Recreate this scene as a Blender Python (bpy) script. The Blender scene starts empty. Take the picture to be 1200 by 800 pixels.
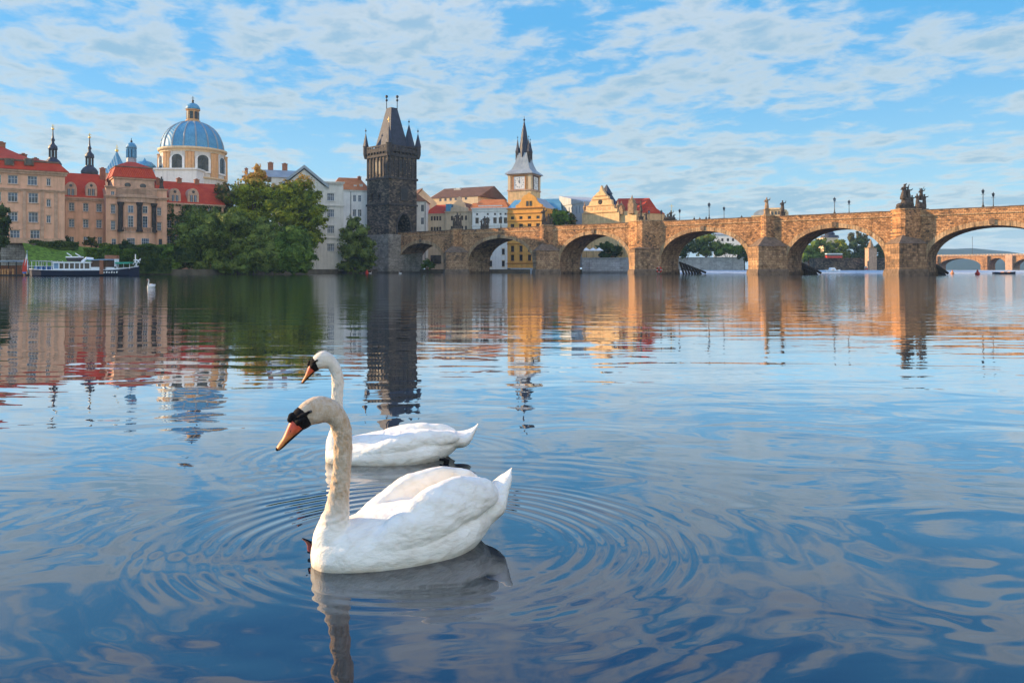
import bpy, bmesh, math, random, os
import numpy as np
from mathutils import Vector, Matrix
R = math.radians
C = bpy.context.scene.collection
SC = bpy.context.scene

# ---------------------------------------------------------------- camera
CH = 1.17            # camera height above the river
F = 900.0            # focal length in photo pixels (1200 wide)
HY = 316.0           # horizon row in the photo
cam = bpy.data.cameras.new('camera')
cam.lens = 27.0; cam.sensor_width = 36.0
cam.shift_y = -(400.0 - HY) / 1200.0
cam.clip_start = 0.05; cam.clip_end = 20000
camo = bpy.data.objects.new('camera', cam); C.objects.link(camo)
camo.location = (0, 0, CH); camo.rotation_euler = (R(90), 0, 0)
SC.camera = camo

# ---------------------------------------------------------------- light
SUN_X, SUN_Y, SUN_EL = -0.975, 0.20, 17.0
W = bpy.data.worlds.new('World'); SC.world = W; W.use_nodes = True
sun = bpy.data.lights.new('sun', 'SUN'); sun.energy = 5.0; sun.angle = R(0.6)
sun.color = (1.0, 0.70, 0.39)
suno = bpy.data.objects.new('sun', sun); C.objects.link(suno)
_h = math.hypot(SUN_X, SUN_Y)
sdir = Vector((SUN_X/_h*math.cos(R(SUN_EL)), SUN_Y/_h*math.cos(R(SUN_EL)), math.sin(R(SUN_EL))))
suno.rotation_euler = sdir.to_track_quat('Z', 'Y').to_euler()
suno.location = (-50, 0, 80)
SC.view_settings.view_transform = 'Standard'; SC.view_settings.look = 'None'
SC.view_settings.exposure = 0.90; SC.view_settings.gamma = 1.0
SC.view_settings.use_curve_mapping = False
SC.render.engine = 'CYCLES'
SC.cycles.use_denoising = True
SC.cycles.max_bounces = 6; SC.cycles.diffuse_bounces = 3; SC.cycles.glossy_bounces = 4
SC.cycles.caustics_reflective = False; SC.cycles.caustics_refractive = False

class NT:
    """tiny node-expression helper"""
    def __init__(s, tree): s.t = tree; s.n = tree.nodes; s.l = tree.links
    def node(s, typ, **kw):
        n = s.n.new(typ)
        for k, v in kw.items(): setattr(n, k, v)
        return n
    def put(s, sock, v):
        if isinstance(v, bpy.types.NodeSocket): s.l.new(v, sock)
        elif v is not None:
            if isinstance(v, (tuple, list)) and len(v) == 3 and sock.type == 'RGBA': v = (*v, 1)
            sock.default_value = v
    def m(s, op, a, b=None, c=None, clamp=False):
        n = s.n.new('ShaderNodeMath'); n.operation = op; n.use_clamp = clamp
        s.put(n.inputs[0], a)
        if b is not None: s.put(n.inputs[1], b)
        if c is not None: s.put(n.inputs[2], c)
        return n.outputs[0]
    def vm(s, op, a, b=None):
        n = s.n.new('ShaderNodeVectorMath'); n.operation = op
        s.put(n.inputs[0], a)
        if b is not None:
            if op == 'SCALE': s.put(n.inputs['Scale'], b)
            else: s.put(n.inputs[1], b)
        return n.outputs['Value'] if op in ('LENGTH', 'DOT_PRODUCT', 'DISTANCE') else n.outputs[0]
    def sep(s, v):
        n = s.n.new('ShaderNodeSeparateXYZ'); s.put(n.inputs[0], v); return n.outputs
    def comb(s, x, y, z):
        n = s.n.new('ShaderNodeCombineXYZ')
        for i, v in enumerate((x, y, z)): s.put(n.inputs[i], v)
        return n.outputs[0]
    def noise(s, vec, scale, detail=3, rough=0.5, dist=0.0, out=0, dims='3D'):
        n = s.n.new('ShaderNodeTexNoise'); n.noise_dimensions = dims
        if vec is not None: s.put(n.inputs['Vector'], vec)
        n.inputs['Scale'].default_value = scale; n.inputs['Detail'].default_value = detail
        n.inputs['Roughness'].default_value = rough; n.inputs['Distortion'].default_value = dist
        return n.outputs[out]
    def vor(s, vec, scale, out='Color'):
        n = s.n.new('ShaderNodeTexVoronoi'); s.put(n.inputs['Vector'], vec); n.inputs['Scale'].default_value = scale
        return n.outputs[out]
    def mr(s, v, a, b, c, d, smooth=True):
        n = s.n.new('ShaderNodeMapRange'); n.interpolation_type = 'SMOOTHSTEP' if smooth else 'LINEAR'
        s.put(n.inputs[0], v)
        for i, x in enumerate((a, b, c, d)): s.put(n.inputs[i+1], x)
        return n.outputs[0]
    def mix(s, f, a, b, mode='MIX'):
        n = s.n.new('ShaderNodeMix'); n.data_type = 'RGBA'; n.blend_type = mode
        s.put(n.inputs[0], f); s.put(n.inputs[6], a); s.put(n.inputs[7], b)
        return n.outputs[2]
    def scalev(s, v, x, y, z):
        return s.vm('MULTIPLY', v, (x, y, z))

# sky: Nishita air with broken high cloud on it
w = NT(W.node_tree); w.n.clear()
sky = w.node('ShaderNodeTexSky'); sky.sky_type = 'NISHITA'; sky.sun_disc = False
sky.sun_elevation = R(SUN_EL); sky.sun_rotation = math.atan2(SUN_X, SUN_Y)
sky.air_density = 1.0; sky.dust_density = 0.6; sky.ozone_density = 2.5
d = w.node('ShaderNodeTexCoord').outputs['Generated']
dx, dy, dz = w.sep(d)
zc = w.m('ADD', w.m('MAXIMUM', dz, 0.0), 0.10)
pp = w.comb(w.m('DIVIDE', dx, zc), w.m('DIVIDE', dy, zc), 0.0)
pp = w.vm('ADD', pp, w.vm('SCALE', w.noise(pp, 0.5, 2, out=1), 0.22))
pr = w.node('ShaderNodeVectorRotate', rotation_type='Z_AXIS'); w.put(pr.inputs['Vector'], pp); pr.inputs['Angle'].default_value = R(-24)
pr = pr.outputs[0]
big = w.noise(w.scalev(pr, 0.28, 0.55, 1), 1.0, 3, 0.5)
mid = w.noise(w.scalev(pr, 1.9, 1.7, 1), 1.0, 6, 0.58, 0.15)
fin = w.noise(w.scalev(pr, 6.5, 5.5, 1), 1.0, 5, 0.6, 0.3)
dens = w.m('ADD', w.m('ADD', w.m('MULTIPLY', mid, 0.50), w.m('MULTIPLY', fin, 0.36)), w.m('MULTIPLY', big, 0.42))
low = w.mr(dz, 0.0, 0.26, 0.085, 0.0)
dens = w.m('ADD', dens, w.m('SUBTRACT', low, w.mr(dz, 0.25, 0.5, 0.0, 0.030)))
cov = w.mr(dens, 0.59, 0.715, 0.0, 0.80)
core = w.mr(dens, 0.65, 0.78, 0.0, 1.0)
# thick middles go grey-blue, rims stay cream; higher clouds sit darker
ccol = w.mix(core, (4.3, 4.65, 4.7), (2.15, 3.35, 4.25))
hi = w.mr(dz, 0.22, 0.55, 0.0, 1.0)
ccol = w.mix(hi, ccol, w.mix(w.m('ADD', w.m('MULTIPLY', core, 0.6), w.m('MULTIPLY', w.mr(fin, 0.35, 0.65, 0, 1), 0.4)), (7.6, 6.9, 6.3), (3.4, 3.9, 4.8)))
ns = w.mix(1.0, sky.outputs[0], (1.25, 1.35, 1.35), 'MULTIPLY')
grad = w.mix(w.mr(dz, 0.0, 0.30, 0, 1), (2.7, 4.6, 5.6), (0.70, 2.95, 5.5))
grad = w.mix(w.mr(dz, 0.30, 0.62, 0, 1), grad, (0.30, 1.95, 6.0))
tint = w.mix(0.85, ns, grad)
skyc = w.mix(cov, tint, ccol)
hz = w.mr(dz, 0.0, 0.08, 0.35, 0.0)
skyc = w.mix(hz, skyc, (3.9, 4.9, 5.3))
# unseen sky behind the camera made brighter and warmer, an added fill light
skyc = w.mix(1.0, skyc, w.mix(w.mr(dy, 0.05, -0.65, 0.0, 1.0), (1.0, 1.0, 1.0), (2.7, 2.15, 1.7)), 'MULTIPLY')
bg = w.node('ShaderNodeBackground'); w.put(bg.inputs[0], skyc); bg.inputs[1].default_value = 0.088
wo = w.node('ShaderNodeOutputWorld'); w.l.new(bg.outputs[0], wo.inputs[0])

# ---------------------------------------------------------------- helpers
def PX(px, Y): return (px - 600.0) / F * Y
def PZ(py, Y): return CH + (HY - py) / F * Y

class MB:
    def __init__(s): s.v = []; s.f = []; s.mi = []; s.cur = 0
    def mat(s, i): s.cur = i; return s
    def add(s, vs, fs):
        o = len(s.v); s.v += [tuple(p) for p in vs]
        for f in fs: s.f.append(tuple(o+i for i in f)); s.mi.append(s.cur)
        return s
    def box(s, x0, x1, y0, y1, z0, z1):
        v = [(x0,y0,z0),(x1,y0,z0),(x1,y1,z0),(x0,y1,z0),(x0,y0,z1),(x1,y0,z1),(x1,y1,z1),(x0,y1,z1)]
        return s.add(v, [(0,3,2,1),(4,5,6,7),(0,1,5,4),(1,2,6,5),(2,3,7,6),(3,0,4,7)])
    def prism(s, pts, z0, z1, top=None):
        """vertical prism from plan points (counter-clockwise); top may be another ring"""
        n = len(pts); top = top or pts
        v = [(p[0],p[1],z0) for p in pts] + [(p[0],p[1],z1) for p in top]
        f = [tuple(range(n-1,-1,-1)), tuple(range(n,2*n))]
        f += [(i,(i+1)%n,n+(i+1)%n,n+i) for i in range(n)]
        return s.add(v, f)
    def xz(s, pts, y0, y1):
        """outline in x,z pushed through y"""
        n = len(pts)
        v = [(p[0],y0,p[1]) for p in pts] + [(p[0],y1,p[1]) for p in pts]
        f = [tuple(range(n)), tuple(range(2*n-1,n-1,-1))]
        f += [((i+1)%n,i,n+i,n+(i+1)%n) for i in range(n)]
        return s.add(v, f)
    def yz(s, pts, x0, x1):
        n = len(pts)
        v = [(x0,p[0],p[1]) for p in pts] + [(x1,p[0],p[1]) for p in pts]
        f = [tuple(range(n-1,-1,-1)), tuple(range(n,2*n))]
        f += [(i,(i+1)%n,n+(i+1)%n,n+i) for i in range(n)]
        return s.add(v, f)
    def lathe(s, cx, cy, prof, n=12, a0=0.0, sx=1, sy=1):
        """prof: (r, z) from bottom to top"""
        v = []; f = []
        for r, z in prof:
            for k in range(n):
                a = a0 + 2*math.pi*k/n; v.append((cx+sx*r*math.cos(a), cy+sy*r*math.sin(a), z))
        m = len(prof)
        for j in range(m-1):
            for k in range(n):
                k2 = (k+1) % n; f.append((j*n+k, j*n+k2, (j+1)*n+k2, (j+1)*n+k))
        f.append(tuple(range(n-1,-1,-1))); f.append(tuple((m-1)*n+k for k in range(n)))
        return s.add(v, f)
    def tube(s, pts, rad, n=6):
        pts = [Vector(p) for p in pts]
        rad = rad if isinstance(rad, (list, tuple)) else [rad]*len(pts)
        v = []; f = []; up0 = Vector((0.13,0.21,0.97))
        for i, p in enumerate(pts):
            t = (pts[min(i+1,len(pts)-1)] - pts[max(i-1,0)]).normalized()
            a = t.cross(up0)
            if a.length < 0.05: a = t.cross(Vector((1,0,0)))
            a.normalize(); b = t.cross(a)
            for k in range(n):
                th = 2*math.pi*k/n; v.append(p + (a*math.cos(th)+b*math.sin(th))*rad[i])
        m = len(pts)
        for j in range(m-1):
            for k in range(n):
                k2 = (k+1) % n; f.append((j*n+k, (j+1)*n+k, (j+1)*n+k2, j*n+k2))
        f.append(tuple(range(n))); f.append(tuple((m-1)*n+k for k in range(n-1,-1,-1)))
        return s.add(v, f)
    def ball(s, c, rx, ry=None, rz=None, n=10, m=7):
        ry = ry or rx; rz = rz or rx
        prof = [(math.sin(math.pi*(j+0.02)/(m+0.04)) , -math.cos(math.pi*(j+0.02)/(m+0.04))) for j in range(m+1)]
        v = []; f = []
        for r, z in prof:
            for k in range(n):
                a = 2*math.pi*k/n; v.append((c[0]+rx*r*math.cos(a), c[1]+ry*r*math.sin(a), c[2]+rz*z))
        for j in range(m):
            for k in range(n):
                k2 = (k+1) % n; f.append((j*n+k, j*n+k2, (j+1)*n+k2, (j+1)*n+k))
        f.append(tuple(range(n-1,-1,-1))); f.append(tuple(m*n+k for k in range(n)))
        return s.add(v, f)
    def holed(s, x0, x1, z0, z1, y, holes, rev=0.25):
        """wall face in plane y facing -y with rectangular openings (hx0,hx1,hz0,hz1) and reveals"""
        holes = [h for h in holes if h[0] > x0+.02 and h[1] < x1-.02 and h[2] > z0 and h[3] < z1-.02]
        xs = sorted({x0, x1, *[h[0] for h in holes], *[h[1] for h in holes]})
        zs = sorted({z0, z1, *[h[2] for h in holes], *[h[3] for h in holes]})
        for i in range(len(xs)-1):
            for j in range(len(zs)-1):
                cx = (xs[i]+xs[i+1])/2; cz = (zs[j]+zs[j+1])/2
                if any(h[0] < cx < h[1] and h[2] < cz < h[3] for h in holes): continue
                s.add([(xs[i],y,zs[j]),(xs[i+1],y,zs[j]),(xs[i+1],y,zs[j+1]),(xs[i],y,zs[j+1])], [(0,1,2,3)])
        for a, b, c, d_ in holes:
            for q in ([(a,y,c),(a,y+rev,c),(a,y+rev,d_),(a,y,d_)], [(b,y,c),(b,y,d_),(b,y+rev,d_),(b,y+rev,c)],
                      [(a,y,d_),(a,y+rev,d_),(b,y+rev,d_),(b,y,d_)], [(a,y,c),(b,y,c),(b,y+rev,c),(a,y+rev,c)]):
                s.add(q, [(0,1,2,3)])
        return s
    def mesh(s, name, mats, smooth=False):
        me = bpy.data.meshes.new(name); me.from_pydata(s.v, [], s.f)
        for m in (mats if isinstance(mats, (list, tuple)) else [mats]): me.materials.append(m)
        if any(s.mi): me.polygons.foreach_set('material_index', s.mi)
        if smooth: me.polygons.foreach_set('use_smooth', [True]*len(me.polygons))
        me.update(); return me
    def build(s, name, mats, parent=None, smooth=False):
        return link(name, s.mesh(name, mats, smooth), parent)

def link(name, me, parent=None):
    o = bpy.data.objects.new(name, me); C.objects.link(o); o.parent = parent; return o
def tag(o, label=None, cat=None, group=None, kind=None):
    if label: o['label'] = label
    if cat: o['category'] = cat
    if group: o['group'] = group
    if kind: o['kind'] = kind
    return o
def thing(name, label, cat, loc=(0,0,0), rz=0.0, group=None):
    o = bpy.data.objects.new(name, None); C.objects.link(o)
    o.location = loc; o.rotation_euler = (0,0,rz); o.empty_display_size = 0.5
    return tag(o, label, cat, group)
def copy_tree(o, parent=None):
    c = o.copy(); C.objects.link(c); c.parent = parent
    for ch in list(o.children): copy_tree(ch, c)
    return c

# ---------------------------------------------------------------- materials
def mat_new(name):
    m = bpy.data.materials.new(name); m.use_nodes = True
    t = NT(m.node_tree); b = t.n['Principled BSDF']
    return m, t, b
def paint(name, col, rough=0.6, var=0.12, scale=1.5, metal=0.0, bump=0.0, streak=0.0, spec=0.3):
    """flat-coloured surface with weathering: blotches and vertical run-off streaks"""
    m, t, b = mat_new(name)
    oc = t.node('ShaderNodeTexCoord').outputs['Object']
    n1 = t.noise(oc, scale, 5, 0.6)
    f = t.mr(n1, 0.3, 0.7, 1-var, 1+var)
    if streak:
        st = t.noise(t.scalev(oc, 1.6, 1.6, 0.12), 1.0, 4, 0.6)
        f = t.m('MULTIPLY', f, t.mr(st, 0.42, 0.72, 1+streak*0.3, 1-streak))
    c = t.vm('SCALE', col, f)
    t.put(b.inputs['Base Color'], c); b.inputs['Roughness'].default_value = rough
    b.inputs['Metallic'].default_value = metal; b.inputs['Specular IOR Level'].default_value = spec
    if bump:
        bn = t.node('ShaderNodeBump'); bn.inputs['Strength'].default_value = bump; bn.inputs['Distance'].default_value = 0.05
        t.put(bn.inputs['Height'], t.noise(oc, scale*6, 4, 0.6)); t.put(b.inputs['Normal'], bn.outputs[0])
    return m
def masonry(name, cols, bw=1.0, bh=0.45, mortar=(0.14,0.11,0.08), dirt=0.5, rough=0.85, msize=0.03):
    """coursed blocks: every block its own tone out of cols, worn and stained"""
    m, t, b = mat_new(name)
    oc = t.node('ShaderNodeTexCoord').outputs['Object']
    x, y, z = t.sep(oc)
    uv = t.comb(t.m('ADD', x, y), z, 0.0)
    br = t.node('ShaderNodeTexBrick'); t.put(br.inputs['Vector'], uv)
    br.inputs['Color1'].default_value = (0,0,0,1); br.inputs['Color2'].default_value = (1,1,1,1); br.inputs['Mortar'].default_value = (0.5,0.5,0.5,1)
    br.inputs['Scale'].default_value = 1.0; br.inputs['Brick Width'].default_value = bw; br.inputs['Row Height'].default_value = bh
    br.inputs['Mortar Size'].default_value = msize; br.inputs['Mortar Smooth'].default_value = 0.3
    ramp = t.node('ShaderNodeValToRGB'); ramp.color_ramp.interpolation = 'LINEAR'
    el = ramp.color_ramp.elements
    while len(el) < len(cols): el.new(0.5)
    for i, (p, c) in enumerate(cols): el[i].position = p; el[i].color = (*c, 1)
    big = t.noise(oc, 0.16, 4, 0.6)
    v = t.m('ADD', t.m('MULTIPLY', br.outputs['Color'], 0.45), t.m('ADD', t.m('MULTIPLY', t.mr(big, 0.3, 0.7, 0, 1), 0.28), t.m('MULTIPLY', t.mr(t.noise(oc, 1.1, 5, 0.7), 0.3, 0.7, 0, 1), 0.27)))
    t.put(ramp.inputs[0], v)
    fine = t.mr(t.noise(oc, 3.0, 5, 0.65), 0.3, 0.7, 0.78, 1.22)
    c = t.vm('SCALE', ramp.outputs[0], fine)
    c = t.mix(br.outputs['Fac'], c, mortar)
    st = t.noise(t.scalev(oc, 0.7, 0.7, 0.10), 1.0, 5, 0.65)
    c = t.vm('SCALE', c, t.mr(st, 0.48, 0.74, 1.0, 1-dirt))
    soot = t.noise(t.vm('ADD', oc, (31.0, 7.0, 3.0)), 0.55, 6, 0.7)
    c = t.vm('SCALE', c, t.mr(soot, 0.52, 0.66, 1.0, 1-dirt*0.75))
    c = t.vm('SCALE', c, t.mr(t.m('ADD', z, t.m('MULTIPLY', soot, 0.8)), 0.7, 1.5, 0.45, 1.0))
    t.put(b.inputs['Base Color'], c); b.inputs['Roughness'].default_value = rough
    b.inputs['Specular IOR Level'].default_value = 0.15
    bn = t.node('ShaderNodeBump'); bn.inputs['Strength'].default_value = 0.7; bn.inputs['Distance'].default_value = 0.12
    t.put(bn.inputs['Height'], t.m('SUBTRACT', t.noise(oc, 2.2, 5, 0.7), t.m('MULTIPLY', br.outputs['Fac'], 0.5)))
    t.put(b.inputs['Normal'], bn.outputs[0])
    return m
def tiles(name, c1, c2, sc=1.0, rough=0.75):
    m, t, b = mat_new(name)
    oc = t.node('ShaderNodeTexCoord').outputs['Object']
    x, y, z = t.sep(oc)
    row = t.m('SINE', t.m('MULTIPLY', t.m('ADD', x, y), 14.0*sc))
    f = t.noise(oc, 0.5*sc, 4, 0.6); f2 = t.noise(oc, 5.0*sc, 2, 0.6)
    c = t.mix(t.m('ADD', t.m('MULTIPLY', t.mr(f, .3, .7, 0, 1), 0.55), t.m('MULTIPLY', t.mr(f2, .35, .65, 0, 1), 0.45)), c1, c2)
    t.put(b.inputs['Base Color'], c); b.inputs['Roughness'].default_value = rough; b.inputs['Specular IOR Level'].default_value = 0.2
    bn = t.node('ShaderNodeBump'); bn.inputs['Strength'].default_value = 0.5; bn.inputs['Distance'].default_value = 0.05
    t.put(bn.inputs['Height'], t.m('ADD', row, f2)); t.put(b.inputs['Normal'], bn.outputs[0])
    return m
def foliage(name, c1, c2, c3=None, tipz=None):
    m, t, b = mat_new(name)
    oc = t.node('ShaderNodeTexCoord').outputs['Object']
    n = t.noise(oc, 0.45, 3, 0.6); n2 = t.noise(oc, 3.0, 2, 0.6)
    c = t.mix(t.mr(t.m('ADD', t.m('MULTIPLY', n, .6), t.m('MULTIPLY', n2, .4)), 0.38, 0.62, 0, 1), c1, c2)
    if c3:
        k = t.noise(oc, 1.3, 3, 0.7)
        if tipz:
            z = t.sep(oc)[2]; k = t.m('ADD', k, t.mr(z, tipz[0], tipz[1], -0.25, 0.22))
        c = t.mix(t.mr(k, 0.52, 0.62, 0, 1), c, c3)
    t.put(b.inputs['Base Color'], c); b.inputs['Roughness'].default_value = 0.7; b.inputs['Specular IOR Level'].default_value = 0.2
    tr = t.node('ShaderNodeBsdfTranslucent'); t.put(tr.inputs[0], c)
    mx = t.node('ShaderNodeMixShader'); mx.inputs[0].default_value = 0.3
    t.l.new(b.outputs[0], mx.inputs[1]); t.l.new(tr.outputs[0], mx.inputs[2])
    t.l.new(mx.outputs[0], t.n['Material Output'].inputs[0])
    return m
def glass(name, col=(0.05,0.07,0.09), rough=0.12):
    m, t, b = mat_new(name)
    oc = t.node('ShaderNodeNewGeometry').outputs['Position']
    c = t.vm('SCALE', col, t.mr(t.noise(oc, 0.6, 1), 0.35, 0.65, 0.4, 1.9))
    t.put(b.inputs['Base Color'], c); b.inputs['Roughness'].default_value = rough
    b.inputs['Specular IOR Level'].default_value = 0.5
    return m

M = {}
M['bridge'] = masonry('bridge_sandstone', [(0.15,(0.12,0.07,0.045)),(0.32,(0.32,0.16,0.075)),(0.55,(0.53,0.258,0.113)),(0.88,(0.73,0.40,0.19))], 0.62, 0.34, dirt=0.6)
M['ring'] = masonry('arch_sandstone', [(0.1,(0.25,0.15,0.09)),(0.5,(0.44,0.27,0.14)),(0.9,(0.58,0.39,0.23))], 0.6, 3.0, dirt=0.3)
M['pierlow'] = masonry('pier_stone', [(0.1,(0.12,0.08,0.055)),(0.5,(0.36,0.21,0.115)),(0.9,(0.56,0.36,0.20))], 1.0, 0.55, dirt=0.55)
M['capstone'] = paint('weathered_cap', (0.16,0.11,0.075), 0.9, 0.35, 1.2, bump=0.4)
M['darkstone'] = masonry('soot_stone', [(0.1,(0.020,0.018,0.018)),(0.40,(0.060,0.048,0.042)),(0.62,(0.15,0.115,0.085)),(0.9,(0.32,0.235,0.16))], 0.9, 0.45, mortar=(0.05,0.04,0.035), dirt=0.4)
M['darktrim'] = paint('soot_trim', (0.045,0.038,0.036), 0.8, 0.5, 1.5, bump=0.3)
M['slate'] = tiles('slate_roof', (0.018,0.022,0.038), (0.050,0.058,0.088), 1.2, 0.45)
M['slatebrown'] = tiles('old_roof', (0.10,0.055,0.035), (0.19,0.10,0.06), 1.0)
M['red'] = tiles('red_tile_roof', (0.36,0.035,0.018), (0.52,0.075,0.03), 1.0)
M['orange_tile'] = tiles('orange_tile_roof', (0.40,0.12,0.04), (0.58,0.22,0.08), 1.0)
M['copper'] = tiles('copper_roof', (0.06,0.21,0.36), (0.13,0.34,0.50), 0.6, 0.5)
M['leadroof'] = tiles('lead_roof', (0.20,0.24,0.28), (0.33,0.37,0.40), 0.8, 0.45)
M['tan'] = paint('tan_render', (0.68,0.385,0.25), 0.85, 0.10, 0.6, streak=0.16)
M['tantrim'] = paint('tan_stone_trim', (0.50,0.31,0.21), 0.85, 0.18, 1.0, streak=0.2)
M['peach'] = paint('peach_render', (0.58,0.36,0.23), 0.85, 0.08, 0.6, streak=0.14)
M['pale'] = paint('pale_render', (0.58,0.55,0.49), 0.85, 0.08, 0.6, streak=0.14)
M['white'] = paint('white_render', (0.72,0.70,0.66), 0.85, 0.06, 0.6, streak=0.12)
M['cream'] = paint('cream_render', (0.66,0.50,0.31), 0.85, 0.08, 0.6, streak=0.12)
M['beige'] = paint('beige_render', (0.50,0.38,0.26), 0.85, 0.10, 0.6, streak=0.2)
M['ochre'] = paint('ochre_render', (0.74,0.35,0.08), 0.85, 0.10, 0.7, streak=0.14)
M['ochretrim'] = paint('ochre_trim', (0.50,0.21,0.05), 0.85, 0.12, 1.0)
M['yellow'] = paint('yellow_sandstone', (0.66,0.44,0.22), 0.85, 0.14, 0.8, streak=0.2)
M['orangestone'] = paint('orange_pilaster_stone', (0.60,0.34,0.16), 0.85, 0.12, 1.0)
M['grey'] = paint('grey_concrete', (0.42,0.44,0.45), 0.8, 0.08, 0.6, streak=0.12)
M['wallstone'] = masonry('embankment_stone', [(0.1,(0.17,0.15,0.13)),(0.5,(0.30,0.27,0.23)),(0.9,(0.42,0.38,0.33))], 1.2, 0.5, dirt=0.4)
M['palewall'] = masonry('pale_embankment_stone', [(0.1,(0.30,0.29,0.28)),(0.5,(0.42,0.41,0.39)),(0.9,(0.52,0.51,0.49))], 1.6, 0.7, mortar=(0.25,0.24,0.23), dirt=0.3)
M['frame'] = paint('white_window_frame', (0.55,0.57,0.58), 0.6, 0.05)
M['darkframe'] = paint('dark_window_frame', (0.10,0.06,0.04), 0.6, 0.1)
M['glass'] = glass('window_glass', (0.03,0.05,0.085))
M['darkglass'] = glass('dark_window_glass', (0.025,0.022,0.022), 0.2)
M['black'] = paint('black_paint', (0.02,0.02,0.022), 0.5, 0.2)
M['iron'] = paint('dark_iron', (0.03,0.032,0.035), 0.45, 0.2, metal=0.4)
M['gold'] = paint('gilt', (0.75,0.50,0.16), 0.35, 0.1, metal=0.8)
M['bronze'] = paint('blackened_statue_stone', (0.075,0.055,0.042), 0.75, 0.45, 2.5, bump=0.5)
M['statuelit'] = paint('sunlit_statue_sandstone', (0.30,0.19,0.11), 0.85, 0.35, 2.0, bump=0.5)  # lighter statue stone, sunlight put into its colour
M['chimney'] = paint('chimney_brick', (0.28,0.12,0.07), 0.9, 0.2, 2.0)
M['navy'] = paint('navy_hull', (0.012,0.018,0.04), 0.5, 0.15, spec=0.15)
M['boatwhite'] = paint('boat_white', (0.74,0.76,0.78), 0.4, 0.06, spec=0.5)
M['blueroof'] = paint('blue_canvas', (0.20,0.32,0.46), 0.7, 0.1)
M['green_canvas'] = paint('green_canvas', (0.05,0.32,0.22), 0.7, 0.1)
M['wood'] = paint('orange_wood', (0.50,0.24,0.09), 0.7, 0.25, 3.0)
M['darkwood'] = paint('tarred_wood', (0.035,0.028,0.024), 0.8, 0.3, 3.0, bump=0.4)
M['redpaint'] = paint('red_paint', (0.55,0.04,0.02), 0.5, 0.1)
M['orangepaint'] = paint('orange_paint', (0.60,0.25,0.12), 0.5, 0.1)
M['bluepaint'] = paint('blue_paint', (0.04,0.16,0.45), 0.6, 0.1)
M['bark'] = paint('bark', (0.07,0.05,0.035), 0.9, 0.3, 3.0, bump=0.5)
M['rock'] = paint('shore_rock', (0.42,0.39,0.35), 0.9, 0.3, 2.0, bump=0.6)
M['willow'] = foliage('willow_leaves', (0.040,0.072,0.012), (0.23,0.28,0.05))
M['chestnut'] = foliage('chestnut_leaves', (0.06,0.10,0.010), (0.33,0.35,0.02), (0.50,0.29,0.06), (18.0, 28.0))  # orange grows toward the crown top: low sun painted into the leaf colour
M['darkleaf'] = foliage('dark_leaves', (0.018,0.040,0.012), (0.07,0.11,0.03))
M['midleaf'] = foliage('mid_leaves', (0.05,0.10,0.012), (0.19,0.28,0.04))
M['ivy'] = foliage('ivy_leaves', (0.025,0.055,0.012), (0.10,0.14,0.03))
M['olive'] = foliage('olive_leaves', (0.04,0.06,0.012), (0.13,0.13,0.035), (0.28,0.15,0.05))
M['grass'] = paint('mown_grass', (0.11,0.19,0.02), 0.95, 0.55, 1.3, bump=0.6)
M['earth'] = paint('earth', (0.10,0.085,0.06), 0.95, 0.3, 0.6)
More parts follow.
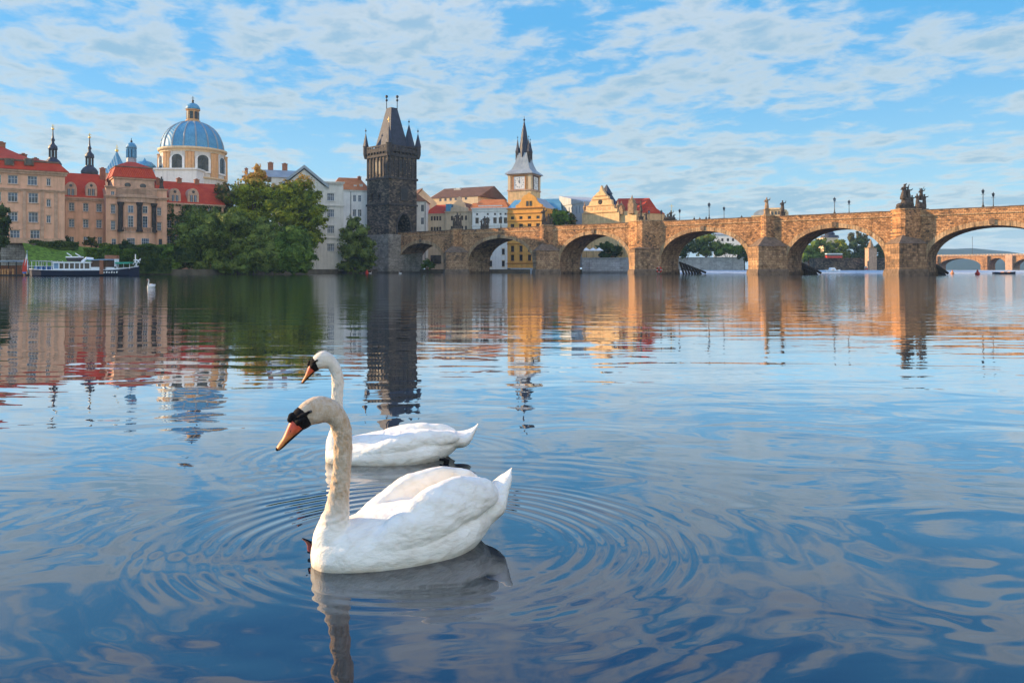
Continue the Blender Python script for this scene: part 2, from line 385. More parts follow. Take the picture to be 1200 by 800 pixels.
# ---------------------------------------------------------------- water
def water_material():
    m, t, b = mat_new('river_water')
    pos = t.node('ShaderNodeNewGeometry').outputs['Position']
    x, y, z = t.sep(pos)
    def ring(cx, cy, lam, r0, r1, r2, r3, amp, seed, wob):
        dx_ = t.m('SUBTRACT', x, cx); dy_ = t.m('MULTIPLY', t.m('SUBTRACT', y, cy), 1.22)
        r = t.m('SQRT', t.m('ADD', t.m('MULTIPLY', dx_, dx_), t.m('MULTIPLY', dy_, dy_)))
        nz = t.noise(t.vm('ADD', pos, (seed, seed, 0)), 1.6, 2, 0.5)
        ph = t.m('ADD', t.m('MULTIPLY', r, 2*math.pi/lam), t.m('MULTIPLY', nz, wob))
        env = t.m('MULTIPLY', t.mr(r, r0, r1, 0, 1), t.mr(r, r2, r3, 1, 0))
        patch = t.mr(t.noise(t.vm('ADD', pos, (seed*2.3, 1.7, 0)), 0.9, 2, 0.5), 0.38, 0.60, 0.0, 1.0)
        return t.m('MULTIPLY', t.m('MULTIPLY', t.m('SINE', ph), env), t.m('MULTIPLY', patch, amp))
    h = ring(-0.40, 3.28, 0.086, 0.50, 0.74, 1.02, 1.32, 0.0014, 3.1, 5.5)
    h = t.m('ADD', h, ring(-0.80, 4.75, 0.11, 0.25, 0.5, 0.7, 1.25, 0.0008, 7.7, 5.0))
    h = t.m('ADD', h, ring(-0.42, 3.25, 0.17, 0.9, 1.2, 1.6, 2.4, 0.0006, 12.7, 7.0))
    # smooth lazy undulation close by
    near = t.mr(y, 5.0, 11.0, 1.0, 0.35)
    u = t.noise(t.scalev(pos, 0.9, 1.5, 1), 1.0, 2, 0.45, 0.8)
    h = t.m('ADD', h, t.m('MULTIPLY', t.m('MULTIPLY', u, near), 0.011))
    u2 = t.noise(t.scalev(pos, 2.2, 5.0, 1), 1.0, 2, 0.5, 0.5)
    h = t.m('ADD', h, t.m('MULTIPLY', u2, t.m('MULTIPLY', t.mr(t.noise(pos, 0.55, 2), 0.4, 0.62, 0.05, 1.0), 0.0016)))
    # long level crests that slice the reflections into streaks
    band = t.m('MULTIPLY', t.mr(y, 5.6, 8.0, 0.0, 1.0), t.mr(y, 16.0, 32.0, 1.0, 0.35))
    s1 = t.noise(t.scalev(pos, 0.26, 1.25, 1), 1.0, 2, 0.45, 0.3)
    patch = t.mr(t.noise(t.scalev(pos, 0.10, 0.16, 1), 1.0, 2), 0.36, 0.62, 0.35, 1.0)
    h = t.m('ADD', h, t.m('MULTIPLY', t.m('MULTIPLY', s1, band), t.m('MULTIPLY', patch, 0.018)))
    # small wind ripple that smears the far reflections vertically
    far = t.m('MULTIPLY', t.mr(y, 10.0, 40.0, 0.0, 1.0), 0.020)
    s2 = t.noise(t.scalev(pos, 0.7, 2.2, 1), 1.0, 3, 0.6)
    h = t.m('ADD', h, t.m('MULTIPLY', s2, far))
    bn = t.node('ShaderNodeBump'); bn.inputs['Strength'].default_value = 1.0; bn.inputs['Distance'].default_value = 1.0
    t.put(bn.inputs['Height'], h)
    t.n.remove(b)
    gl = t.node('ShaderNodeBsdfGlossy'); gl.inputs['Color'].default_value = (0.97,0.98,1.0,1)
    t.put(gl.inputs['Roughness'], t.mr(y, 8.0, 60.0, 0.0, 0.05))
    t.put(gl.inputs['Normal'], bn.outputs[0])
    df = t.node('ShaderNodeBsdfDiffuse'); df.inputs['Color'].default_value = (0.003,0.012,0.026,1)
    fr = t.node('ShaderNodeFresnel'); fr.inputs['IOR'].default_value = 1.95; t.put(fr.inputs['Normal'], bn.outputs[0])
    mx = t.node('ShaderNodeMixShader'); t.put(mx.inputs[0], t.mr(fr.outputs[0], 0.15, 0.52, 0.13, 0.96, False))
    t.l.new(df.outputs[0], mx.inputs[1]); t.l.new(gl.outputs[0], mx.inputs[2])
    t.l.new(mx.outputs[0], t.n['Material Output'].inputs[0])
    return m
M['water'] = water_material()
mb = MB(); mb.add([(-3000,-60,0),(3000,-60,0),(3000,8000,0),(-3000,8000,0)], [(0,1,2,3)])
tag(mb.build('river', M['water']), kind='structure')

# ---------------------------------------------------------------- swans
def section_tube(mb, secs, n=20):
    """secs: (centre, axis_dir, half_side, half_up) lofted; side axis is y-ish"""
    v = []; f = []
    for c, d_, hs, hu in secs:
        c = Vector(c); t_ = Vector(d_).normalized(); side = Vector((0,1,0)); side = (side - t_*side.dot(t_)).normalized()
        up = side.cross(t_)
        for k in range(n):
            a = 2*math.pi*k/n; v.append(c + side*hs*math.cos(a) + up*hu*math.sin(a))
    m_ = len(secs)
    for j in range(m_-1):
        for k in range(n):
            k2 = (k+1)%n; f.append((j*n+k, j*n+k2, (j+1)*n+k2, (j+1)*n+k))
    f.append(tuple(range(n-1,-1,-1))); f.append(tuple((m_-1)*n+k for k in range(n)))
    mb.add(v, f)
def smooth_path(pts, k=5):
    """Catmull-Rom through rows of numbers"""
    P = np.array(pts, float); out = []
    for i in range(len(P)-1):
        p0 = P[max(i-1,0)]; p1 = P[i]; p2 = P[i+1]; p3 = P[min(i+2,len(P)-1)]
        for q in range(k):
            u = q/k
            out.append(0.5*((2*p1)+(-p0+p2)*u+(2*p0-5*p1+4*p2-p3)*u*u+(-p0+3*p1-3*p2+p3)*u**3))
    out.append(P[-1]); return np.array(out)

def plumage(neck_tan):
    m, t, b = mat_new('swan_plumage')
    oc = t.node('ShaderNodeTexCoord').outputs['Object']
    x, y, z = t.sep(oc)
    # natural buff staining of neck, belly line and feather edges
    nk = t.m('MULTIPLY', t.mr(z, 0.10, 0.30, 0.0, 1.0), t.mr(x, 0.16, 0.21, 0.0, 1.0))
    n = t.noise(t.scalev(oc, 75, 75, 30), 1.0, 4, 0.6)
    nb = t.noise(oc, 9.0, 3, 0.6)
    amt = t.m('MULTIPLY', nk, t.m('MULTIPLY', t.mr(n, 0.30, 0.68, 0.68, 1.0), neck_tan))
    white = (0.88,0.83,0.74)
    c = t.mix(amt, white, (0.50,0.335,0.20))
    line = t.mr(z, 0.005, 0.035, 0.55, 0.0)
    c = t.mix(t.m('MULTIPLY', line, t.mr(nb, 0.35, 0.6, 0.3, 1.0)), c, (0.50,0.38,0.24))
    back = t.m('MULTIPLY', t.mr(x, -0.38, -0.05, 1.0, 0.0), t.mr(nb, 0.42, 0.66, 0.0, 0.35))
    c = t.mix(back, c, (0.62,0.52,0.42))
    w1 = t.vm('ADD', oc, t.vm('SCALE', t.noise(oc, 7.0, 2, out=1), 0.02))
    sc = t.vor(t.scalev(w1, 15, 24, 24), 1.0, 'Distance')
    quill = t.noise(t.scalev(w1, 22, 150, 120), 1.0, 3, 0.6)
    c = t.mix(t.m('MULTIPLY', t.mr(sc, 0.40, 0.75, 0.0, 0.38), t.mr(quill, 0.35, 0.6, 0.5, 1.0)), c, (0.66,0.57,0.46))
    t.put(b.inputs['Base Color'], c); b.inputs['Roughness'].default_value = 0.75
    b.inputs['Specular IOR Level'].default_value = 0.15
    b.inputs['Subsurface Weight'].default_value = 0.12; b.inputs['Subsurface Radius'].default_value = (0.02,0.015,0.01)
    b.inputs['Sheen Weight'].default_value = 0.15
    # overlapping feather relief: scalloped cells drawn out along the body
    barb = t.noise(t.scalev(w1, 26, 110, 90), 1.0, 3, 0.6)
    fuzz = t.noise(t.scalev(w1, 120, 120, 60), 1.0, 3, 0.7)
    hh = t.m('ADD', t.m('MULTIPLY', sc, 0.0075), t.m('ADD', t.m('MULTIPLY', barb, 0.0045), t.m('MULTIPLY', t.m('MULTIPLY', fuzz, nk), 0.0060)))
    bn = t.node('ShaderNodeBump'); bn.inputs['Strength'].default_value = 0.8; bn.inputs['Distance'].default_value = 1.0
    t.put(bn.inputs['Height'], hh); t.put(b.inputs['Normal'], bn.outputs[0])
    return m
M['bill'] = paint('orange_bill', (0.62,0.15,0.045), 0.45, 0.22, 30.0, spec=0.4)
_t = NT(M['bill'].node_tree); _b = _t.n['Principled BSDF']; _z = _t.sep(_t.node('ShaderNodeTexCoord').outputs['Object'])[2]
_c = _t.mix(_t.mr(_z, 0.505, 0.565, 0, 1), (0.66,0.22,0.055), (0.60,0.075,0.035))
_t.put(_b.inputs['Base Color'], _t.vm('SCALE', _c, _t.mr(_t.noise(_t.node('ShaderNodeTexCoord').outputs['Object'], 60.0, 4, .6), .3, .7, .75, 1.2)))
M['mask'] = paint('black_bill_skin', (0.012,0.011,0.012), 0.8, 0.3, 40.0, spec=0.1)
M['eye'] = paint('dark_eye', (0.010,0.006,0.005), 0.08, 0.0, spec=0.8)

def swan_body_mesh(rs, lift, zs_=1.0, vox=0.0042):
    """rs stretches the hind part, lift raises the folded wings"""
    mb = MB()
    X = lambda x: x*rs if x < 0 else x
    # hull: x, z of centre, half width, half height
    hull = [(0.385,0.035,0.030,0.045),(0.365,0.035,0.075,0.085),(0.32,0.035,0.110,0.115),(0.25,0.04,0.150,0.135),
            (0.15,0.045,0.185,0.155),(0.02,0.05,0.205,0.170),(-0.12,0.055,0.205,0.165),(-0.24,0.075,0.175,0.140),(-0.33,0.10,0.125,0.105),(-0.39,0.13,0.075,0.07),(-0.41,0.14,0.03,0.03)]
    hp = smooth_path(hull, 4)
    section_tube(mb, [((X(r[0]),0,r[1]*zs_),(-1,0,0.0),max(r[2],.004),max(r[3]*zs_,.004)) for r in hp], 28)
    # folded wings: high rounded leaves either side of a valley on the back
    for s in (1, -1):
        wp = [(0.25,0.085,0.060,0.030,0.030),(0.17,0.120,0.085,0.048,0.058),(0.05,0.140,0.138,0.060,0.095),(-0.07,0.140,0.195,0.060,0.115),
              (-0.18,0.122,0.228,0.052,0.112),(-0.28,0.110,0.236,0.042,0.094),(-0.345,0.098,0.232,0.034,0.072),(-0.385,0.088,0.224,0.022,0.042),(-0.402,0.084,0.220,0.008,0.014)]
        wp = smooth_path(wp, 4)
        rows = []
        for i, r in enumerate(wp):
            zz = r[2] if lift == 1 else r[2]*(0.45+0.55*lift) + 0.02*(1-lift)
            rows.append((X(r[0]), s*r[1], zz*zs_, r[3], r[4]*(0.5+0.5*lift)*zs_))
        v = []; f = []; n = 18
        for i, r in enumerate(rows):
            a = rows[max(i-1,0)]; b_ = rows[min(i+1,len(rows)-1)]
            t_ = Vector((b_[0]-a[0], b_[1]-a[1], b_[2]-a[2])).normalized()
            up = Vector((0, -s*0.42, 1)); up = (up - t_*up.dot(t_)).normalized(); side = t_.cross(up)
            for k in range(n):
                th = 2*math.pi*k/n
                v.append(Vector(r[:3]) + side*r[3]*math.cos(th) + up*r[4]*math.sin(th))
        for j in range(len(rows)-1):
            for k in range(n):
                k2 = (k+1)%n; f.append((j*n+k, j*n+k2, (j+1)*n+k2, (j+1)*n+k) if s > 0 else (j*n+k2, j*n+k, (j+1)*n+k, (j+1)*n+k2))
        f.append(tuple(range(n-1,-1,-1))); f.append(tuple((len(rows)-1)*n+k for k in range(n)))
        mb.add(v, f)
    # tail: a flat pointed fan tilted up
    tz = 0.285 if lift >= 0.9 else 0.215
    tl = [(-0.24,0.08,0.13,0.085),(-0.34,0.115,0.11,0.085),(-0.42,0.145+(tz-.285)*.4,0.092,0.072),(-0.465,0.200+(tz-.285)*.8,0.062,0.046),(-0.502,tz-0.03,0.030,0.020),(-0.525,tz+.008,0.004,0.004)]
    tl = smooth_path(tl, 4)
    section_tube(mb, [((X(r[0]),0,r[1]*(zs_**.5)),(-1,0,0.6),max(r[2],.003),max(r[3]*zs_,.003)) for r in tl], 16)
    # neck and head in one sweep: x, z, half width, half depth
    nk = [(0.24,0.02,0.100,0.100),(0.292,0.055,0.085,0.088),(0.306,0.105,0.074,0.078),(0.300,0.150,0.060,0.064),(0.287,0.21,0.046,0.050),(0.276,0.29,0.037,0.040),(0.266,0.37,0.035,0.037),
          (0.262,0.45,0.034,0.037),(0.263,0.505,0.034,0.038),(0.272,0.550,0.035,0.039),(0.295,0.590,0.036,0.042),(0.328,0.612,0.039,0.050),(0.362,0.617,0.041,0.055),
          (0.392,0.610,0.038,0.052),(0.416,0.597,0.032,0.045),(0.432,0.586,0.023,0.032),(0.440,0.580,0.010,0.014)]
    nk = smooth_path(nk, 4)
    secs = []
    for i, r in enumerate(nk):
        a = nk[max(i-1,0)]; b_ = nk[min(i+1,len(nk)-1)]
        secs.append(((r[0],0,r[1]),(b_[0]-a[0],0,b_[1]-a[1]),r[2],r[3]))
    section_tube(mb, secs, 22)
    # cheeks
    mb.ball((0.375,0.012,0.597), 0.038,0.028,0.030, 14, 9); mb.ball((0.375,-0.012,0.597), 0.038,0.028,0.030, 14, 9)
    me = mb.mesh('swan_raw', [])
    o = bpy.data.objects.new('tmp', me); C.objects.link(o)
    rm = o.modifiers.new('r', 'REMESH'); rm.mode = 'VOXEL'; rm.voxel_size = vox
    sm = o.modifiers.new('s', 'SMOOTH'); sm.factor = 0.5; sm.iterations = 11
    dg = bpy.context.evaluated_depsgraph_get(); dg.update()
    out = bpy.data.meshes.new_from_object(o.evaluated_get(dg))
    bpy.data.objects.remove(o); bpy.data.meshes.remove(me)
    # feather tufts and small folds pushed into the real surface
    n = len(out.vertices); co = np.empty(n*3); out.vertices.foreach_get('co', co); co = co.reshape(-1,3)
    no = np.empty(n*3); out.vertices.foreach_get('normal', no); no = no.reshape(-1,3)
    x, y, z = co.T
    wing = np.clip((z-0.03)/0.08,0,1)*np.clip((0.22-x)/0.1,0,1)
    # long feather rows running back and up along the flank
    t_ = x*0.9 + z*0.45
    row = np.sin((z*0.9 - x*0.35)*95 + 2.5*np.sin(x*17+y*9)) * np.sin(t_*46 + 3*np.sin(z*31))
    fold = np.sin((z - x*0.55)*52 + 1.7*np.sin(x*11))
    neck = np.clip((z-0.12)/0.06,0,1)*np.clip((x-0.2)/0.04,0,1)*np.clip((0.58-z)/0.05,0,1)
    a = np.arctan2(y, x-0.27)
    ruff = np.sin(a*7+z*38+2*np.sin(z*50))*np.sin(z*120+3*a+2*np.sin(z*37))
    # overlapping contour feathers: staggered cells, each rising towards its free hind edge
    uu = (-x*0.93 + z*0.42) + 0.006*np.sin(x*23+z*17); vv = (z*0.93 + x*0.30) + 0.005*np.sin(x*31)
    cl, cw = 0.062, 0.040
    def scale_rows(cl, cw, off):
        rowi = np.floor(vv/cw + off); fu = (uu/cl + 0.5*(rowi % 2) + 0.13*np.sin(rowi*2.1)) % 1.0; fv = (vv/cw + off) % 1.0 - 0.5
        edge = 1 - np.clip((fu - (0.80 - 1.5*fv**2))/0.14, 0, 1)
        return fu*edge - 0.4
    feat = scale_rows(cl, cw, 0.0)*0.0016 + scale_rows(0.11, 0.055, 0.37)*0.0020
    d_ = wing*feat + wing*(0.0009*row + 0.0018*fold) + neck*0.0022*ruff
    co = co + no*d_[:,None]
    out.vertices.foreach_set('co', co.ravel()); out.update()
    return out

def make_swan(name, label, loc, heading, rs, lift, neck_tan, zs_, foot=False, reach=0.0):
    r = thing(name, label, 'swan', loc, heading)
    me = swan_body_mesh(rs, lift, zs_); me.name = 'body'
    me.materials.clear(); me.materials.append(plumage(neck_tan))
    me.polygons.foreach_set('use_smooth', [True]*len(me.polygons))
    link('body', me, r)
    # bill: orange upper mandible, black edge, nail and nostrils
    b0 = Vector((0.436,0,0.577)); b1 = Vector((0.523,0,0.478)); D = (b1-b0)
    prof = [(-0.05,0.025,0.032),(0.08,0.0245,0.0325),(0.25,0.0220,0.0275),(0.45,0.0185,0.0190),(0.65,0.0150,0.0115),(0.82,0.0150,0.0090),(0.94,0.0120,0.0070),(1.0,0.006,0.0035)]
    prof = smooth_path(prof, 3)
    m_ = MB()
    section_tube(m_, [(b0+D*p[0], D, p[1], p[2]) for p in prof], 18)
    bill = m_.build('bill', M['bill'], r, True)
    e = MB(); off = Vector((-0.011,0,-0.0095))*1.0
    lo = [(0.0,0.0205,0.010),(0.3,0.018,0.0085),(0.6,0.0150,0.006),(0.85,0.0140,0.005),(0.97,0.008,0.003)]
    base_off = Vector((D.z,0,-D.x)).normalized()     # towards the chin
    section_tube(e, [(b0+D*p[0]+base_off*(0.0225-0.017*p[0]), D, p[1], p[2]) for p in smooth_path(lo,3)], 14)
    e.ball(b1-D*0.03, 0.0075,0.0095,0.0075, 10, 7)
    for s in (1,-1):
        e.ball(b0+D*0.36-base_off*0.006+Vector((0,s*0.0155,0)), 0.006,0.0035,0.009, 8, 6)
    e.build('mandible', M['mask'], bill, True)
    k = MB()
    # mask: collar round the base, knob on the forehead, lore running back to the eye
    section_tube(k, [(b0+D*p[0], D, p[1], p[2]) for p in smooth_path([(-0.30,0.0320,0.0420),(-0.17,0.0335,0.0450),(-0.06,0.0320,0.0425),(0.05,0.0275,0.0365),(0.14,0.0220,0.0295)],3)], 18)
    k.ball((0.462,0,0.600), 0.019,0.015,0.017, 14, 9)
    k.ball((0.470,0,0.590), 0.014,0.012,0.014, 12, 8)
    for s in (1,-1):
        k.tube([(0.448,s*0.014,0.596),(0.432,s*0.0275,0.606),(0.418,s*0.0345,0.613),(0.404,s*0.0385,0.622)], [0.012,0.0105,0.007,0.004], 8)
        k.tube([(0.450,s*0.016,0.580),(0.436,s*0.0285,0.588),(0.424,s*0.0335,0.598)], [0.016,0.0125,0.007], 8)
    k.build('face_mask', M['mask'], r, True)
    for s in (1,-1):
        q = MB(); q.ball((0.4035,s*0.0385,0.6205), 0.0062,0.0048,0.0062, 12, 8); q.build('eye', M['eye'], r, True)
    if foot:
        q = MB(); q.tube([(-0.30,0.15,0.02),(-0.325,0.205,0.030),(-0.345,0.22,0.02)], [0.010,0.012,0.008], 7)
        q.add([(-0.325,0.19,0.042),(-0.365,0.225,0.032),(-0.355,0.23,-0.01),(-0.32,0.215,-0.012),(-0.325,0.20,0.036),(-0.36,0.232,0.024),(-0.35,0.237,-0.015),(-0.315,0.222,-0.017)],
              [(0,1,2,3),(7,6,5,4),(0,4,5,1),(1,5,6,2),(2,6,7,3),(3,7,4,0)])
        o = q.build('webbed_foot', M['mask'], r, True); o.scale = (.8,.8,.8); o.location = (-.065,.04,0)
    if reach:      # this bird carries its neck further forward
        for o in [c for c in r.children] + [g for c in r.children for g in c.children]:
            n = len(o.data.vertices); co = np.empty(n*3); o.data.vertices.foreach_get('co', co); co = co.reshape(-1,3)
            sz = np.clip((co[:,2]-0.10)/0.30,0,1); sz = sz*sz*(3-2*sz); sx = np.clip((co[:,0]-0.18)/0.05,0,1)
            co[:,0] += reach*sz*sx*(1-np.clip((co[:,0]-0.27)/0.27,0,1)); o.data.vertices.foreach_set('co', co.ravel()); o.data.update()
    return r
def heading_of(fx, fy): return math.atan2(fy, fx)
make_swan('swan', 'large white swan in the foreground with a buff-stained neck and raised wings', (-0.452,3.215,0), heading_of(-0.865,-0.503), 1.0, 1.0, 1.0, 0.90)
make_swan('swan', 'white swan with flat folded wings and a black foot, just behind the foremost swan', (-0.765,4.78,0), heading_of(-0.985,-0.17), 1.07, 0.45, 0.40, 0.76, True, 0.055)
# ---------------------------------------------------------------- land
LZ = 1.3
def land(name, pts, z, mat):
    mb = MB(); n = len(pts)
    v = [(x,y,z) for x,y in pts] + [(x,y,-1.5) for x,y in pts]
    f = [tuple(range(n))] + [(i,n+i,n+(i+1)%n,(i+1)%n) for i in range(n)]
    mb.add(v, f); return tag(mb.build(name, mat), kind='structure')
land('riverbank', [(-700,163.6),(-104,164.2),(-97.5,154.5),(-89,160),(-88,172),(-70,190),(-54,213),(-45,250),(-17,262),(-2,262),(19,262),(20,246),(50,238),(44,300),(60,340),(120,395),(150,420),(190,560),(400,900),(900,1900),(900,3000),(-700,3000)], LZ, M['earth'])
mb = MB()      # the raised lawn and terrace in front of the palace
v = [(-97.3,155.5,LZ+.01),(-89.3,160.5,LZ+.01),(-88.3,172,LZ+.01),(-79,181,LZ+.01),(-105.2,165,6.9),(-101.5,175,6.7),(-99,189,6.3),(-88,198,6.0),(-150,165,6.9),(-150,260,6.9),(-88,260,6.0)]
mb.add(v, [(0,1,5,4),(1,2,6,5),(2,3,7,6),(8,4,5,9),(5,6,9),(6,7,10,9)])
tag(mb.build('terrace_lawn', M['grass']), kind='structure')

# ---------------------------------------------------------------- building kit
class Front:
    """a facade standing between two plan points; local x along it, y into the block, z up"""
    def __init__(s, pxl, yl, pxr, yr):
        s.L = Vector((PX(pxl,yl), yl)); s.Rr = Vector((PX(pxr,yr), yr))
        d_ = s.Rr - s.L; s.w = d_.length; s.d = d_/s.w; s.rz = math.atan2(s.d.y, s.d.x)
    def u(s, px):
        k = (px-600.0)/F; return (k*s.L.y - s.L.x)/(s.d.x - k*s.d.y)
    def Y(s, px): return s.L.y + s.u(px)*s.d.y
    def z(s, px, py): return PZ(py, s.Y(px))
    def thing(s, name, label, cat, group=None):
        return thing(name, label, cat, (s.L.x, s.L.y, 0), s.rz, group)

_wc = {}
def window(parent, x, z, w, h, y=0.0, frame='frame', gl='glass', bars=(1,1), arch=False, sill=None, name='window'):
    """x,z centre; frame with glazing bars set back in the wall, the panes as its own piece"""
    w = round(w*5)/5; h = round(h*5)/5
    key = (w,h,frame,gl,bars,arch,sill)
    if key not in _wc:
        a = MB(); t_ = 0.075
        a.box(-w/2,-w/2+t_,0.10,0.20,-h/2,h/2); a.box(w/2-t_,w/2,0.10,0.20,-h/2,h/2)
        a.box(-w/2+t_,w/2-t_,0.10,0.20,-h/2,-h/2+t_); a.box(-w/2+t_,w/2-t_,0.10,0.20,h/2-t_,h/2)
        for i in range(bars[0]):
            c = -w/2 + w*(i+1)/(bars[0]+1); a.box(c-.035,c+.035,0.11,0.19,-h/2+t_,h/2-t_)
        for i in range(bars[1]):
            c = h/2 - h*(i+1)/(bars[1]+1)*(0.75 if bars[1]==1 else 1); a.box(-w/2+t_,w/2-t_,0.12,0.18,c-.03,c+.03)
        g = MB(); g.box(-w/2+.02,w/2-.02,0.215,0.245,-h/2+.02,h/2-.02)
        sl = None
        if sill:
            sl = MB(); sl.box(-w/2-.15,w/2+.15,-0.14,-.003,-h/2-.22,-h/2-.02); lt = MB(); lt.box(-w/2-.12,w/2+.12,-0.10,-.003,h/2+.06,h/2+.26)
            sl = (sl.mesh('sill', M[sill]), lt.mesh('lintel', M[sill]))
        _wc[key] = (a.mesh('window', M[frame]), g.mesh('pane', M[gl]), sl)
    fm, gm, sl = _wc[key]
    o = link(name, fm, parent); o.location = (x, y, z)
    link('pane', gm, o)
    if sl: link('sill', sl[0], o); link('lintel', sl[1], o)
    return o

def walls(root, w, depth, z0, z1, mat, holes=(), name='wall', x0=0.0, y0=0.0):
    mb = MB()
    mb.holed(x0, x0+w, z0, z1, y0, list(holes))
    mb.add([(x0,y0,z0),(x0,y0+depth,z0),(x0,y0+depth,z1),(x0,y0,z1)], [(0,3,2,1)] if False else [(0,1,2,3)])
    mb.add([(x0+w,y0,z0),(x0+w,y0,z1),(x0+w,y0+depth,z1),(x0+w,y0+depth,z0)], [(0,1,2,3)])
    mb.add([(x0,y0+depth,z0),(x0+w,y0+depth,z0),(x0+w,y0+depth,z1),(x0,y0+depth,z1)], [(0,1,2,3)])
    mb.box(x0+.05,x0+w-.05,y0+.45,y0+depth-.05,z0,z1)     # dark room core keeps light out
    return mb.build(name, mat, root)
def hip(mb, x0, x1, y0, y1, z0, z1, inx, iny, sx=None):
    """hipped roof; inx/iny how far the ridge sits in from the ends and the eaves"""
    a = inx; b_ = inx if sx is None else sx
    v = [(x0,y0,z0),(x1,y0,z0),(x1,y1,z0),(x0,y1,z0),(x0+a,y0+iny,z1),(x1-b_,y0+iny,z1),(x1-b_,y1-iny,z1),(x0+a,y1-iny,z1)]
    return mb.add(v, [(0,1,5,4),(1,2,6,5),(2,3,7,6),(3,0,4,7),(4,5,6,7),(3,2,1,0)])
def gable_x(mb, x0, x1, y0, y1, z0, z1):
    ym = (y0+y1)/2
    return mb.add([(x0,y0,z0),(x1,y0,z0),(x1,y1,z0),(x0,y1,z0),(x0,ym,z1),(x1,ym,z1)], [(0,1,5,4),(2,3,4,5),(0,4,3),(1,2,5),(3,2,1,0)])
def gable_y(mb, x0, x1, y0, y1, z0, z1):
    xm = (x0+x1)/2
    return mb.add([(x0,y0,z0),(x1,y0,z0),(x1,y1,z0),(x0,y1,z0),(xm,y0,z1),(xm,y1,z1)], [(0,4,5,3),(1,2,5,4),(0,1,4),(2,3,5),(3,2,1,0)])
def wins(fr, root, rows, cols, wpx, hpx, ref=None, y=0.0, **kw):
    """rows: photo rows of window centres, cols: photo columns; returns the wall openings"""
    H = []
    rp = ref if ref is not None else cols[0]
    for py in rows:
        zz = fr.z(rp, py)
        for px in cols:
            Yp = fr.Y(px); w_ = wpx*Yp/F; h_ = hpx*Yp/F
            w_ = round(w_*5)/5; h_ = round(h_*5)/5
            u_ = fr.u(px)
            window(root, u_, zz, w_, h_, y, **kw)
            H.append((u_-w_/2, u_+w_/2, zz-h_/2, zz+h_/2))
    return H
def chimneys(parent, spots, mat='chimney'):
    for x, y, z0, h, w_ in spots:
        c = MB(); c.box(x-w_/2,x+w_/2,y-.45,y+.45,z0-1.5,z0+h); c.box(x-w_/2-.1,x+w_/2+.1,y-.55,y+.55,z0+h,z0+h+.18)
        c.box(x-w_/4,x+w_/4,y-.2,y+.2,z0+h+.18,z0+h+.45)
        c.build('chimney', M[mat], parent)
def dormer(root, x, z, w, h, depth, wall='tantrim', y=-0.1):
    """stone-fronted dormer with a curved head, twin lights and its little roof"""
    a = MB(); n = 10
    pts = [(x-w/2, z), (x+w/2, z), (x+w/2, z+h*.55)] + [(x+w/2*math.cos(math.pi*i/n), z+h*.55+h*.45*math.sin(math.pi*i/n)) for i in range(1,n)] + [(x-w/2, z+h*.55)]
    a.xz(pts, y, y+depth)
    d_ = a.build('dormer', M[wall], root)
    for s in (-1,1):
        p = MB(); p.box(x+s*w*.17-w*.11, x+s*w*.17+w*.11, y-.06, y-.01, z+h*.12, z+h*.55); p.build('pane', M['glass'], d_)
        q = MB(); q.box(x+s*w*.17-.03, x+s*w*.17+.03, y-.10, y-.07, z+h*.12, z+h*.55); q.build('glazing_bar', M['frame'], d_)
    p = MB(); p.ball((x, y-.02, z+h*.77), w*.13, .08, h*.09); p.build('oculus', M['darkglass'], d_)
    return d_
def cornice(root, x0, x1, z, d_=0.35, h=0.5, mat='tantrim', y=0.0, name='cornice'):
    c = MB(); c.box(x0-d_, x1+d_, y-d_, y-.01, z-h*.45, z); c.box(x0-d_*.6, x1+d_*.6, y-d_*.55, y-.012, z-h, z-h*.45-.004)
    return c.build(name, M[mat], root)

# ---------------------------------------------------------------- left palace block
fr = Front(-34, 166, 76, 176)
A = fr.thing('palace_building', 'five-storey tan palace block with stepped red roofs at the far left of the bank', 'building')
W_ = fr.w; ze = fr.z(40, 201.5); zm = 13.6
H = wins(fr, A, (210.5,), (-22,-4,15,38), 9, 10, ref=15, bars=(2,1), sill='tantrim')
H += wins(fr, A, (231,254), (-22,-4,15,39), 9, 11, ref=15, bars=(2,1), sill='tantrim')
H += wins(fr, A, (275,), (-22,-4,17.5,41), 9, 11, ref=15, bars=(2,1), sill='tantrim')
H += wins(fr, A, (213.5,238,257), (57,), 4.5, 8, ref=57, bars=(1,1), sill='tantrim')
walls(A, W_, 26, 4.0, ze, M['tan'], H)
cornice(A, 0, W_, ze+.3, 0.6, 0.9)
zc = fr.z(0, 219.5); cornice(A, 0, W_, zc, 0.35, 0.6, name='string_course')
zb = fr.z(15, 287); c = MB(); c.box(-.2, W_+.2, -.35, -.005, 4.0, zb+1.6); c.build('plinth', M['tantrim'], A)
c = MB()
for u_ in (fr.u(28)-.25, fr.u(49)-.25, fr.u(65)-.25): c.box(u_, u_+.7, -.22, -.006, zb+1.61, zc-.62)
c.build('pilaster_strip', M['tantrim'], A)
r_ = MB(); zr = fr.z(10, 186)
hip(r_, -.8, W_+.8, -.8, 26.8, ze+.302, zr, 2.0, 2.2); rf = r_.build('roof', M['red'], A)
r_ = MB(); ux = fr.u(33)
hip(r_, 1.0, ux+1.5, 1.2, 25, zr+.01, fr.z(5,166)+.6, 1.0, 11, sx=6.5); r_.build('upper_roof', M['red'], A)
r_ = MB(); hip(r_, fr.u(33)+.4, W_-1.2, 1.6, 20, zr-.02, fr.z(40,180), 1.2, 8.0, sx=5.5); r_.build('corner_roof', M['red'], A)
c = MB(); c.box(1.0, W_-1.0, 1.0, 1.25, zr-.25, zr+.12); c.build('roof_gutter', M['capstone'], A)
